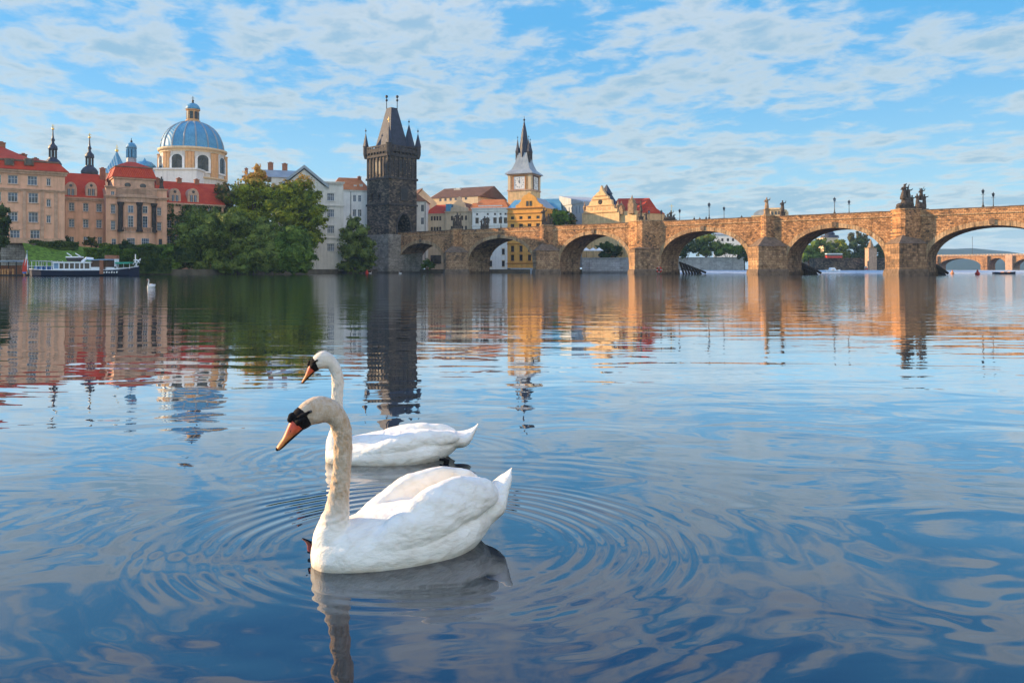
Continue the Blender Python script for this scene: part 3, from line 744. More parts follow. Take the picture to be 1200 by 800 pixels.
for px in (-20, 11, 34):
    d_ = MB(); u_ = fr.u(px); z_ = fr.z(px, 194)
    d_.box(u_-.9,u_+.9,-.15,2.2,z_,z_+1.6); d_ = d_.build('dormer', M['capstone'], A)
    p = MB(); p.box(u_-.6,u_+.6,-.2,-.16,z_+.3,z_+1.3); p.build('pane', M['darkglass'], d_)
chimneys(rf, [(fr.u(3),12,fr.z(5,167),1.4,1.6),(fr.u(30),11,fr.z(30,182),1.4,1.4),(fr.u(45),11,fr.z(45,184),.8,1.2),(fr.u(66),4,fr.z(70,197),1.2,1.2)])

# wing between the corner block and the pavilion
fr = Front(76.5, 190, 124, 195)
B = fr.thing('palace_wing', 'tan palace wing with two stone dormers between corner block and pavilion', 'building')
W_ = fr.w; ze = fr.z(100, 233)
H = wins(fr, B, (243,262), (84,100.5,116), 5.4, 9, ref=100, bars=(1,2), sill='tantrim')
H += wins(fr, B, (281.5,), (84,100.5,117), 5, 8, ref=100, bars=(1,1))
walls(B, W_, 18, 4.0, ze, M['tan'], H); cornice(B, 0, W_, ze+.3, .5, .8)
r_ = MB(); r_.add([(-.3,-.5,ze+.31),(W_+.3,-.5,ze+.31),(W_+.3,6,fr.z(100,203.5)+.6),(-.3,6,fr.z(100,203.5)+.6),(W_+.3,18,ze+.31),(-.3,18,ze+.31)], [(0,1,2,3),(3,2,4,5),(0,3,5),(1,4,2)])
rf = r_.build('roof', M['red'], B)
for px in (83, 107): dormer(B, fr.u(px), fr.z(px,231.5), 2.6, 3.9, 3.0)
chimneys(rf, [(fr.u(123),5,fr.z(123,203),1.6,1.3)])

# pavilion with rounded bay
fr = Front(124, 191, 195.5, 199)
Cc = fr.thing('palace_pavilion', 'palace pavilion with a curved columned bay, balustrade and steep red hipped roof', 'building')
W_ = fr.w; zt = fr.z(160, 229); zbz = 5.5
H = wins(fr, Cc, (245,264), (132.5,), 4.6, 10, ref=132, bars=(1,2), sill='tantrim')
H += wins(fr, Cc, (284,), (133.5,), 4.6, 8, ref=132)
H += wins(fr, Cc, (227.5,), (132,), 3.6, 6.5, ref=132)
H += wins(fr, Cc, (248,265.5), (186.5,), 4.2, 9, ref=186, bars=(1,2), sill='tantrim')
H += wins(fr, Cc, (284,), (188,), 3.4, 8, ref=186, frame='darkframe')
ztop = fr.z(160, 221)
walls(Cc, W_, 20, 4.0, ztop, M['tan'], H); cornice(Cc, 0, W_, fr.z(160,230), .45, .7); cornice(Cc, 0, W_, ztop+.3, .35, .5, name='parapet_cap')
uc = fr.u(160.5); rad = (fr.u(183)-fr.u(138))/2
b_ = MB(); n = 24
def arc(rr, off=0.0, n=24, sy=.55): return [(uc - rr*math.cos(math.pi*i/n), off - rr*sy*math.sin(math.pi*i/n)) for i in range(n+1)]
za, zz1, zz2 = fr.z(160,272), fr.z(160,238), fr.z(160,229)
b_.prism([(x,y) for x,y in arc(rad)][::1], 4.0, za); b_.build('bay_base', M['tan'], Cc)
b_ = MB(); b_.prism(arc(rad*.86), za, zz1); b_.build('bay_wall', M['tan'], Cc)
b_ = MB(); b_.prism(arc(rad*1.02), zz1, zz1+1.2); b_.prism(arc(rad*1.12), zz1+1.2, zz2); b_.build('bay_entablature', M['tantrim'], Cc)
b_ = MB(); b_.prism(arc(rad*1.04), za-.25, za+.02); b_.build('balcony', M['tantrim'], Cc)
bb = MB()
for i in range(1,24,1):
    x_,y_ = arc(rad*.99)[i]; bb.box(x_-.1,x_+.1,y_-.1,y_+.1,za+.02,za+1.0)
bb.prism(arc(rad*1.02), za+1.0, za+1.15); bb.build('balcony_railing', M['tantrim'], Cc)
for ang in (12, 63, 97, 140, 168)[:0] + (8, 62, 90, 135, 172)[:0] + (14, 90, 140): pass
for px in (140.5, 161.5, 179.5):
    u_ = fr.u(px); t_ = (u_-uc)/(rad*.97); yy = -rad*.97*.55*math.sqrt(max(0,1-t_*t_))
    c = MB(); c.lathe(u_, yy-.15, [(.75,za),(.75,za+.5),(.58,za+.55),(.54,zz1-.9),(.62,zz1-.85),(.8,zz1-.3),(.8,zz1)], 12); c.build('column', M['darktrim'], Cc)
def baywin(px, py, wp, hp, rr, **kw):
    u_ = fr.u(px); t_ = (u_-uc)/rr; a_ = math.asin(max(-1,min(1,t_))); yy = -rr*.55*math.cos(a_)
    o = window(Cc, u_, fr.z(160,py), wp*195/F, hp*195/F, yy-.30, **kw); o.rotation_euler = (0,0,-math.atan(.55*math.tan(a_))*-1)
for px in (151.5, 168.5):
    baywin(px, 246, 5.5, 8.5, rad*.86); baywin(px, 260.5, 5.5, 14, rad*.86, bars=(1,3)); baywin(px, 285, 8.5, 11.5, rad, bars=(3,1))
# attic above the bay, balustrade and stepped roof
u0, u1 = fr.u(134), fr.u(182)
zat = fr.z(160,208)
at = MB(); at.box(u0,u1,1.2,12,ztop-.5,zat-.4); at.box(u0-.3,u1+.3,.9,12.3,zat-.4,zat); at.build('attic', M['tantrim'], Cc)
for px in (150.5,168.5):
    p = MB(); p.ball((fr.u(px),1.18,fr.z(160,217)), .75,.12,.6); p.build('oculus', M['darkglass'], Cc)
bb = MB(); zb0 = zz2
for i in range(0,49):
    x_ = uc - rad*1.05*math.cos(math.pi*i/48); y_ = -rad*1.05*.55*math.sin(math.pi*i/48); bb.box(x_-.09,x_+.09,y_-.09,y_+.09,zb0,zb0+1.3)
bb.prism(arc(rad*1.08), zb0+1.3, zb0+1.5); bb.build('balustrade', M['tantrim'], Cc)
r_ = MB(); zr = fr.z(155,195); hip(r_, u0-.5,u1+.5,.7,12.5,zat+.004,zr,1.0,1.0); rf = r_.build('lower_roof', M['red'], Cc)
r_ = MB(); r_.box(u0+.3,u1-.3,1.5,11.7,zr-.1,zr+.14); r_.build('roof_gutter', M['capstone'], Cc)
r_ = MB(); hip(r_, u0+.6,u1-.6,1.8,11.4,zr+.15,fr.z(155,186.5),3.2,4.0); r_.build('upper_roof', M['red'], Cc)
for px in (196.5/1.0-6,):   # parapet figure at the right of the attic
    m_ = MB(); x_ = fr.u(190); m_.box(x_-.5,x_+.5,.3,1.3,ztop+.3,ztop+.9); m_.lathe(x_,.8,[(.42,ztop+.9),(.38,ztop+1.8),(.5,ztop+2.4),(.42,ztop+2.9),(.16,ztop+3.0),(.22,ztop+3.2),(.2,ztop+3.45),(.05,ztop+3.55)],9)
    m_.build('roof_statue', M['bronze'], Cc)

# right wing under ivy
fr = Front(196, 203, 262, 212)
D_ = fr.thing('ivy_palace_wing', 'palace wing clad in ivy with red roof and stone dormers right of the pavilion', 'building')
W_ = fr.w; ze = fr.z(225,240)
H = wins(fr, D_, (246,), (197.8,232,246), 4, 10, ref=206, bars=(1,2))
H += wins(fr, D_, (263,281), (198.5,206.5,232,246), 4, 9, ref=206, bars=(1,2))
walls(D_, W_, 16, 1.0, ze, M['tan'], H); cornice(D_, 0, W_, ze+.3, .5, .8)
r_ = MB(); zt_ = fr.z(225,211.5); r_.add([(-2,-.5,ze+.31),(W_+.3,-.5,ze+.31),(W_+.3,6,zt_),(-2,6,zt_),(W_+.3,18,ze+.31),(-2,18,ze+.31)], [(0,1,2,3),(3,2,4,5),(0,3,5),(1,4,2)])
rf = r_.build('roof', M['red'], D_)
for px in (205, 226.5): dormer(D_, fr.u(px), fr.z(px,239), 2.9, 4.2, 3.0)
chimneys(rf, [(fr.u(190),5,fr.z(190,212),1.0,1.0),(fr.u(217),6,zt_,.8,1.2),(fr.u(238),6,zt_,.8,1.2)])

# ---------------------------------------------------------------- church dome
def dome_church():
    Y = 262; cx = PX(226, Y); k = Y/F
    r = thing('domed_church', 'round church with a big blue ribbed copper dome and lantern', 'church', (cx, Y, 0))
    z = lambda py: PZ(py, Y)
    R0 = 36.5*k
    w = MB(); w.lathe(0,0,[(R0*1.0,2),(R0*1.0,z(212)),(R0*.965,z(211.8)),(R0*.965,z(179.5))], 24, R(7.5)); w.build('drum', M['pale'], r)
    c = MB()
    for (a,b,e) in ((z(179.5),z(176.8),1.04),(z(212.5),z(210.5),1.05)): c.lathe(0,0,[(R0*(e-.02),a),(R0*e,a+.3),(R0*e,b)], 32)
    c.lathe(0,0,[(R0*.975,z(182)),(R0*.985,z(179.5))], 32)
    c.build('cornice', M['cream'], r)
    for i in range(8):
        a = R(-90 + 22.5 + 45*i - 5)
        p = MB()
        for s in (-1,0,1):
            aa = a + s*R(5.2); x_,y_ = R0*.985*math.cos(aa), R0*.985*math.sin(aa)
            p.lathe(x_, y_, [(.55 if s else .75, z(210.5)),(.5 if s else .68, z(184)),(.7 if s else .9, z(182.8))], 8)
        p.build('pilaster', M['orangestone'], r)
        a2 = a + R(22.5)
        win_ = MB(); wd, h0, h1 = 1.75, z(204), z(186.5)
        pts = [(-wd,h0),(wd,h0),(wd,h1-1)]+[(wd*math.cos(math.pi*q/8),h1-1+1.2*math.sin(math.pi*q/8)) for q in range(1,8)]+[(-wd,h1-1)]
        win_.xz([(x*1.45,(q-h0)*1.10+h0-.6) for x,q in pts], -.12, .3)
        o = win_.build('window', M['white'], r); o.location = (R0*.97*math.cos(a2), R0*.97*math.sin(a2), 0); o.rotation_euler = (0,0,a2+R(90))
        g = MB(); g.xz(pts, -.16, -.125); g.build('pane', M['darkglass'], o)
        g = MB(); g.box(-.06,.06,-.22,-.165,h0,h1); [g.box(-wd,wd,-.21,-.165,q,q+.1) for q in (h0+1.3,h0+2.6,h0+3.9)]; g.build('glazing_bar', M['iron'], o)
    prof = [(R0*.97, z(177.2))]
    for i in range(15):
        a = R(90*i/14); prof.append((34.3*k*math.cos(a)**.9 if i<14 else 7*k, z(177)+ (z(143)-z(177))*math.sin(a)))
    prof = [p for p in prof if p[0] >= 7*k]+[(7*k, z(143))]
    dm = MB(); dm.lathe(0,0,prof,48); dm = dm.build('dome', M['copper'], r, True)
    for i in range(16):
        a = 2*math.pi*i/16 + R(6)
        q = MB(); q.tube([(p[0]*1.005*math.cos(a), p[0]*1.005*math.sin(a), p[1]) for p in prof[1:]], .26, 5); q.build('rib', M['leadroof'], dm)
    l = MB(); l.lathe(0,0,[(8.2*k,z(143.5)),(8.2*k,z(141.5)),(6.6*k,z(141.4)),(6.6*k,z(130)),(8*k,z(129.8)),(8*k,z(128.8))],16); l = l.build('lantern', M['orangestone'], r)
    for i in range(8):
        a = 2*math.pi*i/8+R(10); g = MB(); g.box(-.55,.55,-.1,.1,z(140),z(131.5)); g = g.build('pane', M['darkglass'], l); g.location = (6.62*k*math.cos(a),6.62*k*math.sin(a),0); g.rotation_euler = (0,0,a+R(90))
    cp = MB(); cp.lathe(0,0,[(8*k*math.cos(R(a))+.05, z(128.8)+(z(121)-z(128.8))*math.sin(R(a))) for a in range(0,91,10)],20); cp.build('cupola', M['copper'], r, True)
    f_ = MB(); f_.lathe(0,0,[(.45,z(121.3)),(.3,z(119.5)),(.15,z(118))],8); f_.ball((0,0,z(118.3)),.4); f_.box(-.07,.07,-.07,.07,z(118),z(113)); f_.box(-.5,.5,-.06,.06,z(115.4),z(115.0)); f_.build('cross', M['iron'], r)
    # lower copper roofs leaning against the drum
    b_ = MB(); x0,x1 = PX(175,Y-8)-cx, PX(262,Y-8)-cx
    b_.box(PX(207,Y)-cx-1, PX(250,Y)-cx, -14,-8, 2, z(205)); b_.box(PX(207,Y)-cx-1.4, PX(250,Y)-cx+.4, -14.4,-7.8, z(205), z(205)+.5)
    b_.build('apse', M['white'], r)
    b_ = MB(); q0,q1,q2 = PX(174,Y)-cx, PX(191,Y)-cx, PX(215,Y)-cx
    b_.add([(q0,-12,z(215)),(q2,-12,z(215)),(q2,-2,z(215)),(q0,-2,z(215)),(q0+1,-7,z(199)),(q1+1,-7,z(199.5)),(q2-3,-7,z(207))],[(0,1,6,5,4),(1,2,6),(2,3,4,5,6),(3,0,4),(3,2,1,0)])
    b_.build('side_roof', M['leadroof'], r)
    b_ = MB(); xx = PX(181,Y)-cx; b_.lathe(xx,-7,[(3.6,z(200)),(3.3,z(197)),(2.2,z(193.6)),(.6,z(192)),(.25,z(190)),(.05,z(188.5))],12); b_.build('side_cupola', M['copper'], r, True)
dome_church()

# ---------------------------------------------------------------- spires on the left skyline
def onion_spire(px, base, top, label, s=1.0, Y=250):
    k = Y/F; z = lambda py: PZ(py, Y); h = base-top
    r = thing('church_spire', label, 'spire', (PX(px,Y), Y, 0))
    m_ = MB(); m_.lathe(0,0,[(6.5*k*s,2),(6.5*k*s,z(base)),(7*k*s,z(base-.5))],8); m_.build('tower', M['darktrim'], r)
    y = lambda f_: z(base - h*f_)
    m_ = MB(); m_.lathe(0,0,[(7*k*s,y(0)),(9*k*s,y(.05)),(9.2*k*s,y(.10)),(7*k*s,y(.17)),(4.3*k*s,y(.22)),(4.6*k*s,y(.24))],12); m_.build('onion_dome', M['slate'], r, True)
    m_ = MB()
    for i in range(6):
        a = i*math.pi/3; m_.box(3.6*k*s*math.cos(a)-.22,3.6*k*s*math.cos(a)+.22,3.6*k*s*math.sin(a)-.22,3.6*k*s*math.sin(a)+.22,y(.24),y(.42))
    m_.lathe(0,0,[(1.6*k*s,y(.24)),(1.6*k*s,y(.42))],8)
    m_.build('lantern', M['darktrim'], r)
    m_ = MB(); m_.lathe(0,0,[(4.8*k*s,y(.42)),(5*k*s,y(.44)),(4.6*k*s,y(.50)),(2.2*k*s,y(.55)),(1.3*k*s,y(.6)),(2.3*k*s,y(.64)),(1.2*k*s,y(.69)),(.8*k*s,y(.76)),(.35*k*s,y(.92)),(.1,y(.96))],10); m_.build('upper_bulb', M['slate'], r, True)
    m_ = MB(); m_.ball((0,0,y(.9)),.42); m_.box(-.08,.08,-.08,.08,y(.9),y(1.0)); m_.box(-.5,.5,-.07,.07,y(.965),y(.955)); m_.build('finial', M['gold'], r)
onion_spire(62, 197, 146, 'dark onion-domed spire rising over the red roof of the corner block, the left of two')
onion_spire(105, 206, 156, 'dark onion-domed spire rising behind the tan palace wing, the right of two')
def pyramid_spire():
    Y = 240; z = lambda py: PZ(py,Y); k = Y/F
    r = thing('pyramid_roofed_tower', 'low tower with a pointed bright blue pyramid roof and gilt finial', 'tower', (PX(137,Y),Y,0))
    m_ = MB(); m_.lathe(0,0,[(13*k,2),(13*k,z(203))],4,R(35)); m_.build('tower', M['tan'], r)
    m_ = MB(); m_.lathe(0,0,[(14.5*k,z(204)),(6*k,z(190)),(.15,z(178))],4,R(35)); m_.build('roof', M['copper'], r)
    m_ = MB(); m_.ball((0,0,z(176.5)),.5); m_.box(-.08,.08,-.08,.08,z(178),z(170)); m_.box(-.45,.45,-.07,.07,z(173),z(172.6)); m_.build('finial', M['gold'], r)
    Y = 215; z = lambda py: PZ(py,Y); k = Y/F
    r = thing('roof_turret', 'slim white lantern turret with a round blue cap above the pavilion roof', 'turret', (PX(154,Y),Y,0))
    m_ = MB(); m_.lathe(0,0,[(5.4*k,z(200)),(5.4*k,z(186)),(4.6*k,z(185.8)),(4.6*k,z(185))],10); m_.build('base', M['leadroof'], r)
    m_ = MB()
    for i in range(8):
        a = i*math.pi/4+.2; m_.box(4.4*k*math.cos(a)-.25,4.4*k*math.cos(a)+.25,4.4*k*math.sin(a)-.25,4.4*k*math.sin(a)+.25,z(185),z(175.5))
    m_.lathe(0,0,[(5.2*k,z(175.6)),(5.6*k,z(174))],12); m_.build('arcade', M['copper'], r)
    m_ = MB(); m_.lathe(0,0,[(2.6*k,z(185)),(2.6*k,z(175.6))],8); m_.build('core', M['darkglass'], r)
    m_ = MB(); m_.lathe(0,0,[(5.7*k*math.cos(R(a))+.05,z(174)+(z(167)-z(174))*math.sin(R(a))) for a in range(0,91,15)],14); m_.build('cap', M['copper'], r, True)
    m_ = MB(); m_.ball((0,0,z(165.8)),.32); m_.box(-.06,.06,-.06,.06,z(167),z(162)); m_.build('finial', M['iron'], r)
pyramid_spire()

# ---------------------------------------------------------------- pale houses behind the trees
fr = Front(318, 232, 372, 236)
E0 = fr.thing('slate_roofed_house', 'pale house with a blue-grey roof and brick chimneys behind the chestnut trees', 'house')
walls(E0, fr.w, 14, 1.0, fr.z(330,208), M['pale'])
r_ = MB(); hip(r_, -8.5, fr.w+.4, -.4, 14, fr.z(330,208), fr.z(330,197.5), 5, 5); rf = r_.build('roof', M['leadroof'], E0)
chimneys(rf, [(fr.u(288),5,fr.z(288,206),2.6,.9),(fr.u(317),5,fr.z(317,199),2.6,1.6),(fr.u(334),5,fr.z(334,201),2.8,1.6)])
fr = Front(349, 222, 402.5, 226)
E1 = fr.thing('pedimented_house', 'four-storey pale stone house with a triangular pediment, right of the chestnut trees', 'house')
W_ = fr.w; ze = fr.z(390, 219)
u3 = fr.u(382)
H = wins(fr, E1, (231,250,269,290), (387.5,), 8.2, 9.0, ref=388, bars=(3,1), sill='pale')
H += wins(fr, E1, (231,250,269,290), (362,), 8.2, 9.0, ref=388, bars=(3,1), sill='pale')
walls(E1, W_, 16, 0.8, ze, M['pale'], H)
cornice(E1, 0, W_, fr.z(390,240.5), .3, .5, 'pale', name='string_course'); cornice(E1, 0, W_, fr.z(390,278), .3, .5, 'pale', name='string_course')
cornice(E1, u3-.2, W_, fr.z(390,213), .4, .6, 'pale')
g = MB(); zp = fr.z(356,198.5); up = fr.u(356.5); zq = fr.z(380,220)
g.box(u3, W_, .5, 12, ze, fr.z(390,213)-.3)
g.xz([(2*up-u3, zq),(u3, zq),(up, zp)], -.06, 10); g.build('pediment', M['pale'], E1)
g = MB(); 
for (a,b_) in (((2*up-u3-.8,zq-.2),(up,zp+.35)),((up,zp+.35),(u3+.8,zq-.2))):
    dx_ = b_[0]-a[0]; 
    g.xz([(a[0],a[1]),(b_[0],b_[1]),(b_[0],b_[1]+.9),(a[0],a[1]+.9)][::1], -.7, 11)
g.build('pediment_cornice', M['leadroof'], E1)
fr = Front(401, 258, 433, 261)
E2 = fr.thing('white_house', 'white house with an orange tiled hipped roof beside the dark stone tower', 'house')
W_ = fr.w; ze = fr.z(415, 223.5)
H = wins(fr, E2, (232.5,), (415.5,421.5), 3.6, 7.5, ref=415, bars=(1,1)); H += wins(fr, E2, (249.5,), (415.5,421.5), 4, 8, ref=415, bars=(1,1))
walls(E2, W_, 14, 1.0, ze, M['white'], H); cornice(E2, 0, W_, ze+.2, .35, .5, 'white')
g = MB(); u_ = fr.u(411); g.tube([(u_,-.12,ze-.4),(u_,-.12,2)], .1, 6); g.build('downpipe', M['iron'], E2)
r_ = MB(); hip(r_, -4, W_+.5, -.5, 14, ze+.21, fr.z(415,206.5), 3.5, 6, sx=3); rf = r_.build('roof', M['orange_tile'], E2)
for px,py in ((417,218),(424,217)):
    d_ = MB(); u_ = fr.u(px); d_.box(u_-.5,u_+.5,1.3,2.6,fr.z(px,py+2),fr.z(px,py)+.5); d_.build('dormer', M['pale'], rf)
chimneys(rf, [(fr.u(423.5),5,fr.z(423,210),1.2,1.2)])

# ---------------------------------------------------------------- old bridge tower
def bridge_tower():
    Yc = 249.0; xc = PX(455.7, Yc); w = 11.7
    ang = math.atan2(-0.68, 0.733)
    d_ = Vector((math.cos(ang), math.sin(ang)))
    L = Vector((xc, Yc)) - d_*w
    r = thing('stone_bridge_tower', 'tall blackened gothic gate tower with a steep wedge roof and corner spirelets', 'tower', (L.x, L.y, 0), ang)
    z = lambda py: PZ(py, 250)
    st, tr = M['darkstone'], M['darktrim']
    # base pier wider than the shaft, down to the river
    b_ = MB(); b_.box(-3.2, w+1.9, -1.6, w+1, -1, 12.6); b_.build('base_pier', M['wallstone'], r)
    wins_l = [(2.9,z(229.5)),(6.7,z(229.5))]
    H = [(x-.8,x+.8,q-1.2,q+1.2) for x,q in wins_l]
    for x in (3.6,8.0): H.append((x-.5,x+.5,z(276)-.9,z(276)+.9))
    mb = MB(); mb.holed(0,w,12.6,z(209),0,H,.5)
    # right face with the pointed gate
    zg0, zg1, zga = 12.7, z(263), z(249.5); gw = 2.9; c0 = w/2+.3
    n = 10; arcp = []
    for i in range(n+1):
        t_ = i/n; arcp.append((c0-gw*(1-t_)**.75 if t_ < 1 else c0, zg1+(zga-zg1)*math.sin(t_*math.pi/2)**.9))
    right = [(c0-gw, zg0)] + arcp
    full = right + [(2*c0-p[0], p[1]) for p in right[::-1][1:]]
    # face pieces around the opening
    def face(y0, y1, za, zb): mb.add([(w,y0,za),(w,y1,za),(w,y1,zb),(w,y0,zb)], [(0,1,2,3)])
    face(0, c0-gw, 12.6, z(209)); face(c0+gw, w, 12.6, z(209))
    for i in range(len(full)-1):
        (a,za),(b,zb_) = full[i], full[i+1]
        if abs(a-b) < 1e-6: continue
        mb.add([(w,a,za),(w,b,zb_),(w,b,z(209)),(w,a,z(209))], [(0,1,2,3)])
        mb.add([(w,a,za),(w-7,a,za),(w-7,b,zb_),(w,b,zb_)], [(0,1,2,3)])
    mb.add([(w,c0-gw,zg0),(w-7,c0-gw,zg0),(w-7,c0-gw,zg1),(w,c0-gw,zg1)],[(0,1,2,3)]); mb.add([(w,c0+gw,zg0),(w,c0+gw,zg1),(w-7,c0+gw,zg1),(w-7,c0+gw,zg0)],[(0,1,2,3)])
    mb.box(w-7.4,w-7,c0-gw-.2,c0+gw+.2,zg0,zga+.3)
    mb.add([(0,0,12.6),(0,w,12.6),(0,w,z(209)),(0,0,z(209))],[(0,1,2,3)]); mb.add([(0,w,12.6),(w,w,12.6),(w,w,z(209)),(0,w,z(209))],[(0,1,2,3)])
    mb.build('lower_shaft', st, r)
    g = MB(); pts = [(w+.16, a, q) for a,q in full]
    g.tube([(w+.12,a,q) for a,q in full], .32, 6); g.build('gate_arch', M['darktrim'], r)
    g = MB(); g.box(w-.5,w-.3,c0-gw,c0+gw,zg0,zga-.2) if False else None
    for x,q in wins_l:
        o = MB(); o.box(x-.75,x+.75,.42,.46,q-1.15,q+1.15); o = o.build('window', M['darkglass'], r); p = MB(); p.box(x-.06,x+.06,.34,.41,q-1.15,q+1.15); p.build('mullion', tr, o)
    for q in (z(226),):
        o = MB(); o.box(w-.02,w+.25,4.7,7.9,q-2.4,q+2.4); o = o.build('window_surround', tr, r); p = MB(); p.box(w+.26,w+.3,5.2,7.4,q-1.9,q+1.6); p.build('pane', M['black'], o)
    # upper stage with blind tracery
    mb = MB(); mb.box(0,w,0,w,z(209)+.01,z(178)); mb.build('upper_shaft', st, r)
    for (a,b_,e) in ((z(239)-.3,z(239)+.3,.3),(z(208.5)-.2,z(208.5)+.5,.35),(z(181)-.5,z(181)+.4,.45)):
        mb = MB(); mb.box(-e,w+e,-e,w+e,a,b_) if a > z(239)+1 else (mb.box(-e,w+e,-e,-.01,a,b_), mb.box(w+.01,w+e,-e,w+e,a,b_))
        mb.build('string_course', tr, r)
    for i in range(7):
        x = .4+i*(w-.8)/6; p = MB(); p.box(x-.16,x+.16,-.30,-.01,z(207.5),z(182)); p.build('buttress_rib', tr, r); p = MB(); p.box(w+.01,w+.30,x-.16,x+.16,z(207.5),z(182)); p.build('buttress_rib', tr, r)
    for i in range(6):
        x = .4+(i+.5)*(w-.8)/6
        p = MB(); q0 = z(203) if i%2 else z(200); q1 = z(187)
        p.xz([(x-.42,q0),(x+.42,q0),(x+.42,q1-.6),(x,q1+.2),(x-.42,q1-.6)],-.05,.1); lm = M['black'] if i in (2,3) else tr; p.build('lancet', lm, r); p = MB(); p.yz([(x-.42,q0),(x+.42,q0),(x+.42,q1-.6),(x,q1+.2),(x-.42,q1-.6)],w-.1,w+.05); p.build('lancet', lm, r)
    # machicolated gallery
    g = MB(); e = 0.65
    for i in range(9):
        x = -e+.2+i*(w+2*e-.4)/8
        g.box(x-.2,x+.2,-e,0,z(179.5),z(177)); g.box(w,w+e,x-.2,x+.2,z(179.5),z(177))
    g.box(-e,w+e,-e,w+e,z(177),z(176)); g.build('gallery_floor', tr, r)
    g = MB(); q0,q1 = z(176), z(169.3)
    for i in range(10):
        x = -e+.15+i*(w+2*e-.3)/9
        for (a,b_) in ((x,-e+.15),(w+e-.15,x),(x,w+e-.15),(-e+.15,x)): g.box(a-.22,a+.22,b_-.15,b_+.15,q0,q1-.5)
    for (x0,x1,y0,y1) in ((-e,w+e,-e,-e+.3),(-e,w+e,w+e-.3,w+e),(-e,-e+.3,-e+.31,w+e-.31),(w+e-.3,w+e,-e+.31,w+e-.31)):
        g.box(x0,x1,y0,y1,q1-.5,q1); g.box(x0+.03,x1-.03,y0+.03,y1-.03,q0,q0+1.0)
    g.build('gallery_parapet', tr, r)
    rf = MB(); i0 = 1.9; zb_, zt_ = z(173), z(121.5)
    cx = w/2
    rf.box(i0,w-i0,i0,w-i0,z(177),z(170))
    # wedge: wide at the foot, short ridge running along the bridge
    rd = Vector((math.cos(-ang), math.sin(-ang)))   # world x axis seen locally -> ridge reads broad from the river
    hx, hy = rd*2.05
    px_, py_ = -rd.y*.35, rd.x*.35
    top = [(cx-hx-px_,cx-hy-py_),(cx+hx-px_,cx+hy-py_),(cx+hx+px_,cx+hy+py_),(cx-hx+px_,cx-hy+py_)]
    bot = [(i0,i0),(w-i0,i0),(w-i0,w-i0),(i0,w-i0)]
    top2 = [(cx-1.9,cx-.9),(cx+.9,cx-1.9),(cx+1.9,cx+.9),(cx-.9,cx+1.9)]
    top2 = [(cx-1.25,cx-1.25),(cx+1.25,cx-1.25),(cx+1.25,cx+1.25),(cx-1.25,cx+1.25)]
    rf.prism(bot, z(170), zt_, top2); rf.build('roof', M['slate'], r)
    for (x,y) in (top2[0], top2[2]):
        f_ = MB(); f_.tube([(x,y,zt_-.3),(x,y,z(106.5))], .13, 6); f_.ball((x,y,z(112)),.42); f_.ball((x,y,z(107.5)),.5); f_.build('finial', M['iron'], r)
    for k_,(x,y,hh,rr) in enumerate(((-.3,-.3,149,.85),(w+.2,-.2,141,.95),(w+.3,w+.3,149,.95),(-.3,w+.3,150,.9),(w*.78,w-1.2,137,1.8))):
        t_ = MB(); t_.lathe(x,y,[(rr*.5,z(183)),(rr*.9,z(179)),(rr,z(177)),(rr,z(169)),(rr*1.15,z(168.5)),(rr*1.15,z(168))],8); t_ = t_.build('corner_turret', tr, r)
        c = MB(); c.lathe(x,y,[(rr*1.15,z(168)),(.1,z(hh+3.5))],8); c.build('turret_spire', M['slate'], t_)
        f_ = MB(); f_.tube([(x,y,z(hh+4.5)),(x,y,z(hh-3))], .07, 5); f_.ball((x,y,z(hh)),.3); f_.build('finial', M['gold'] if k_ % 2 else M['iron'], t_)
bridge_tower()

# ---------------------------------------------------------------- the stone bridge
TX, TY = 0.785, -0.619
BR = math.atan2(TY, TX)
B0 = Vector((54.9, 178.5))
def bw(s, y, z=0.0):   # bridge-local to world
    return Vector((B0.x + s*TX - y*TY, B0.y + s*TY + y*TX, z))
def bs(px, y=0.0):     # bridge-local s of a photo column on the line at depth y
    k = (px-600.0)/F; o = bw(0, y); return (k*o.y - o.x)/(TX - k*TY)
piers = [(-96.9,10.2,4.5,5.0,1.6),(-62.4,9.3,4.7,4.6,1.8),(-31.5,9.0,5.0,9.4,2.6),(0.0,9.0,5.6,3.2,1.5),(29.3,7.8,6.0,5.6,2.6),(59.6,8.5,5.5,4.5,2.0),(90.0,8.5,5.5,4.5,2.0)]
arches = [(-116.9,-96.9,9.6)]
for i in range(len(piers)-1): arches.append((piers[i][0]+piers[i][1], piers[i+1][0], (10.35,10.6,10.5,10.25,9.75,9.9)[i]))
BWD = 10.0; PT = 13.35; DK = 12.3
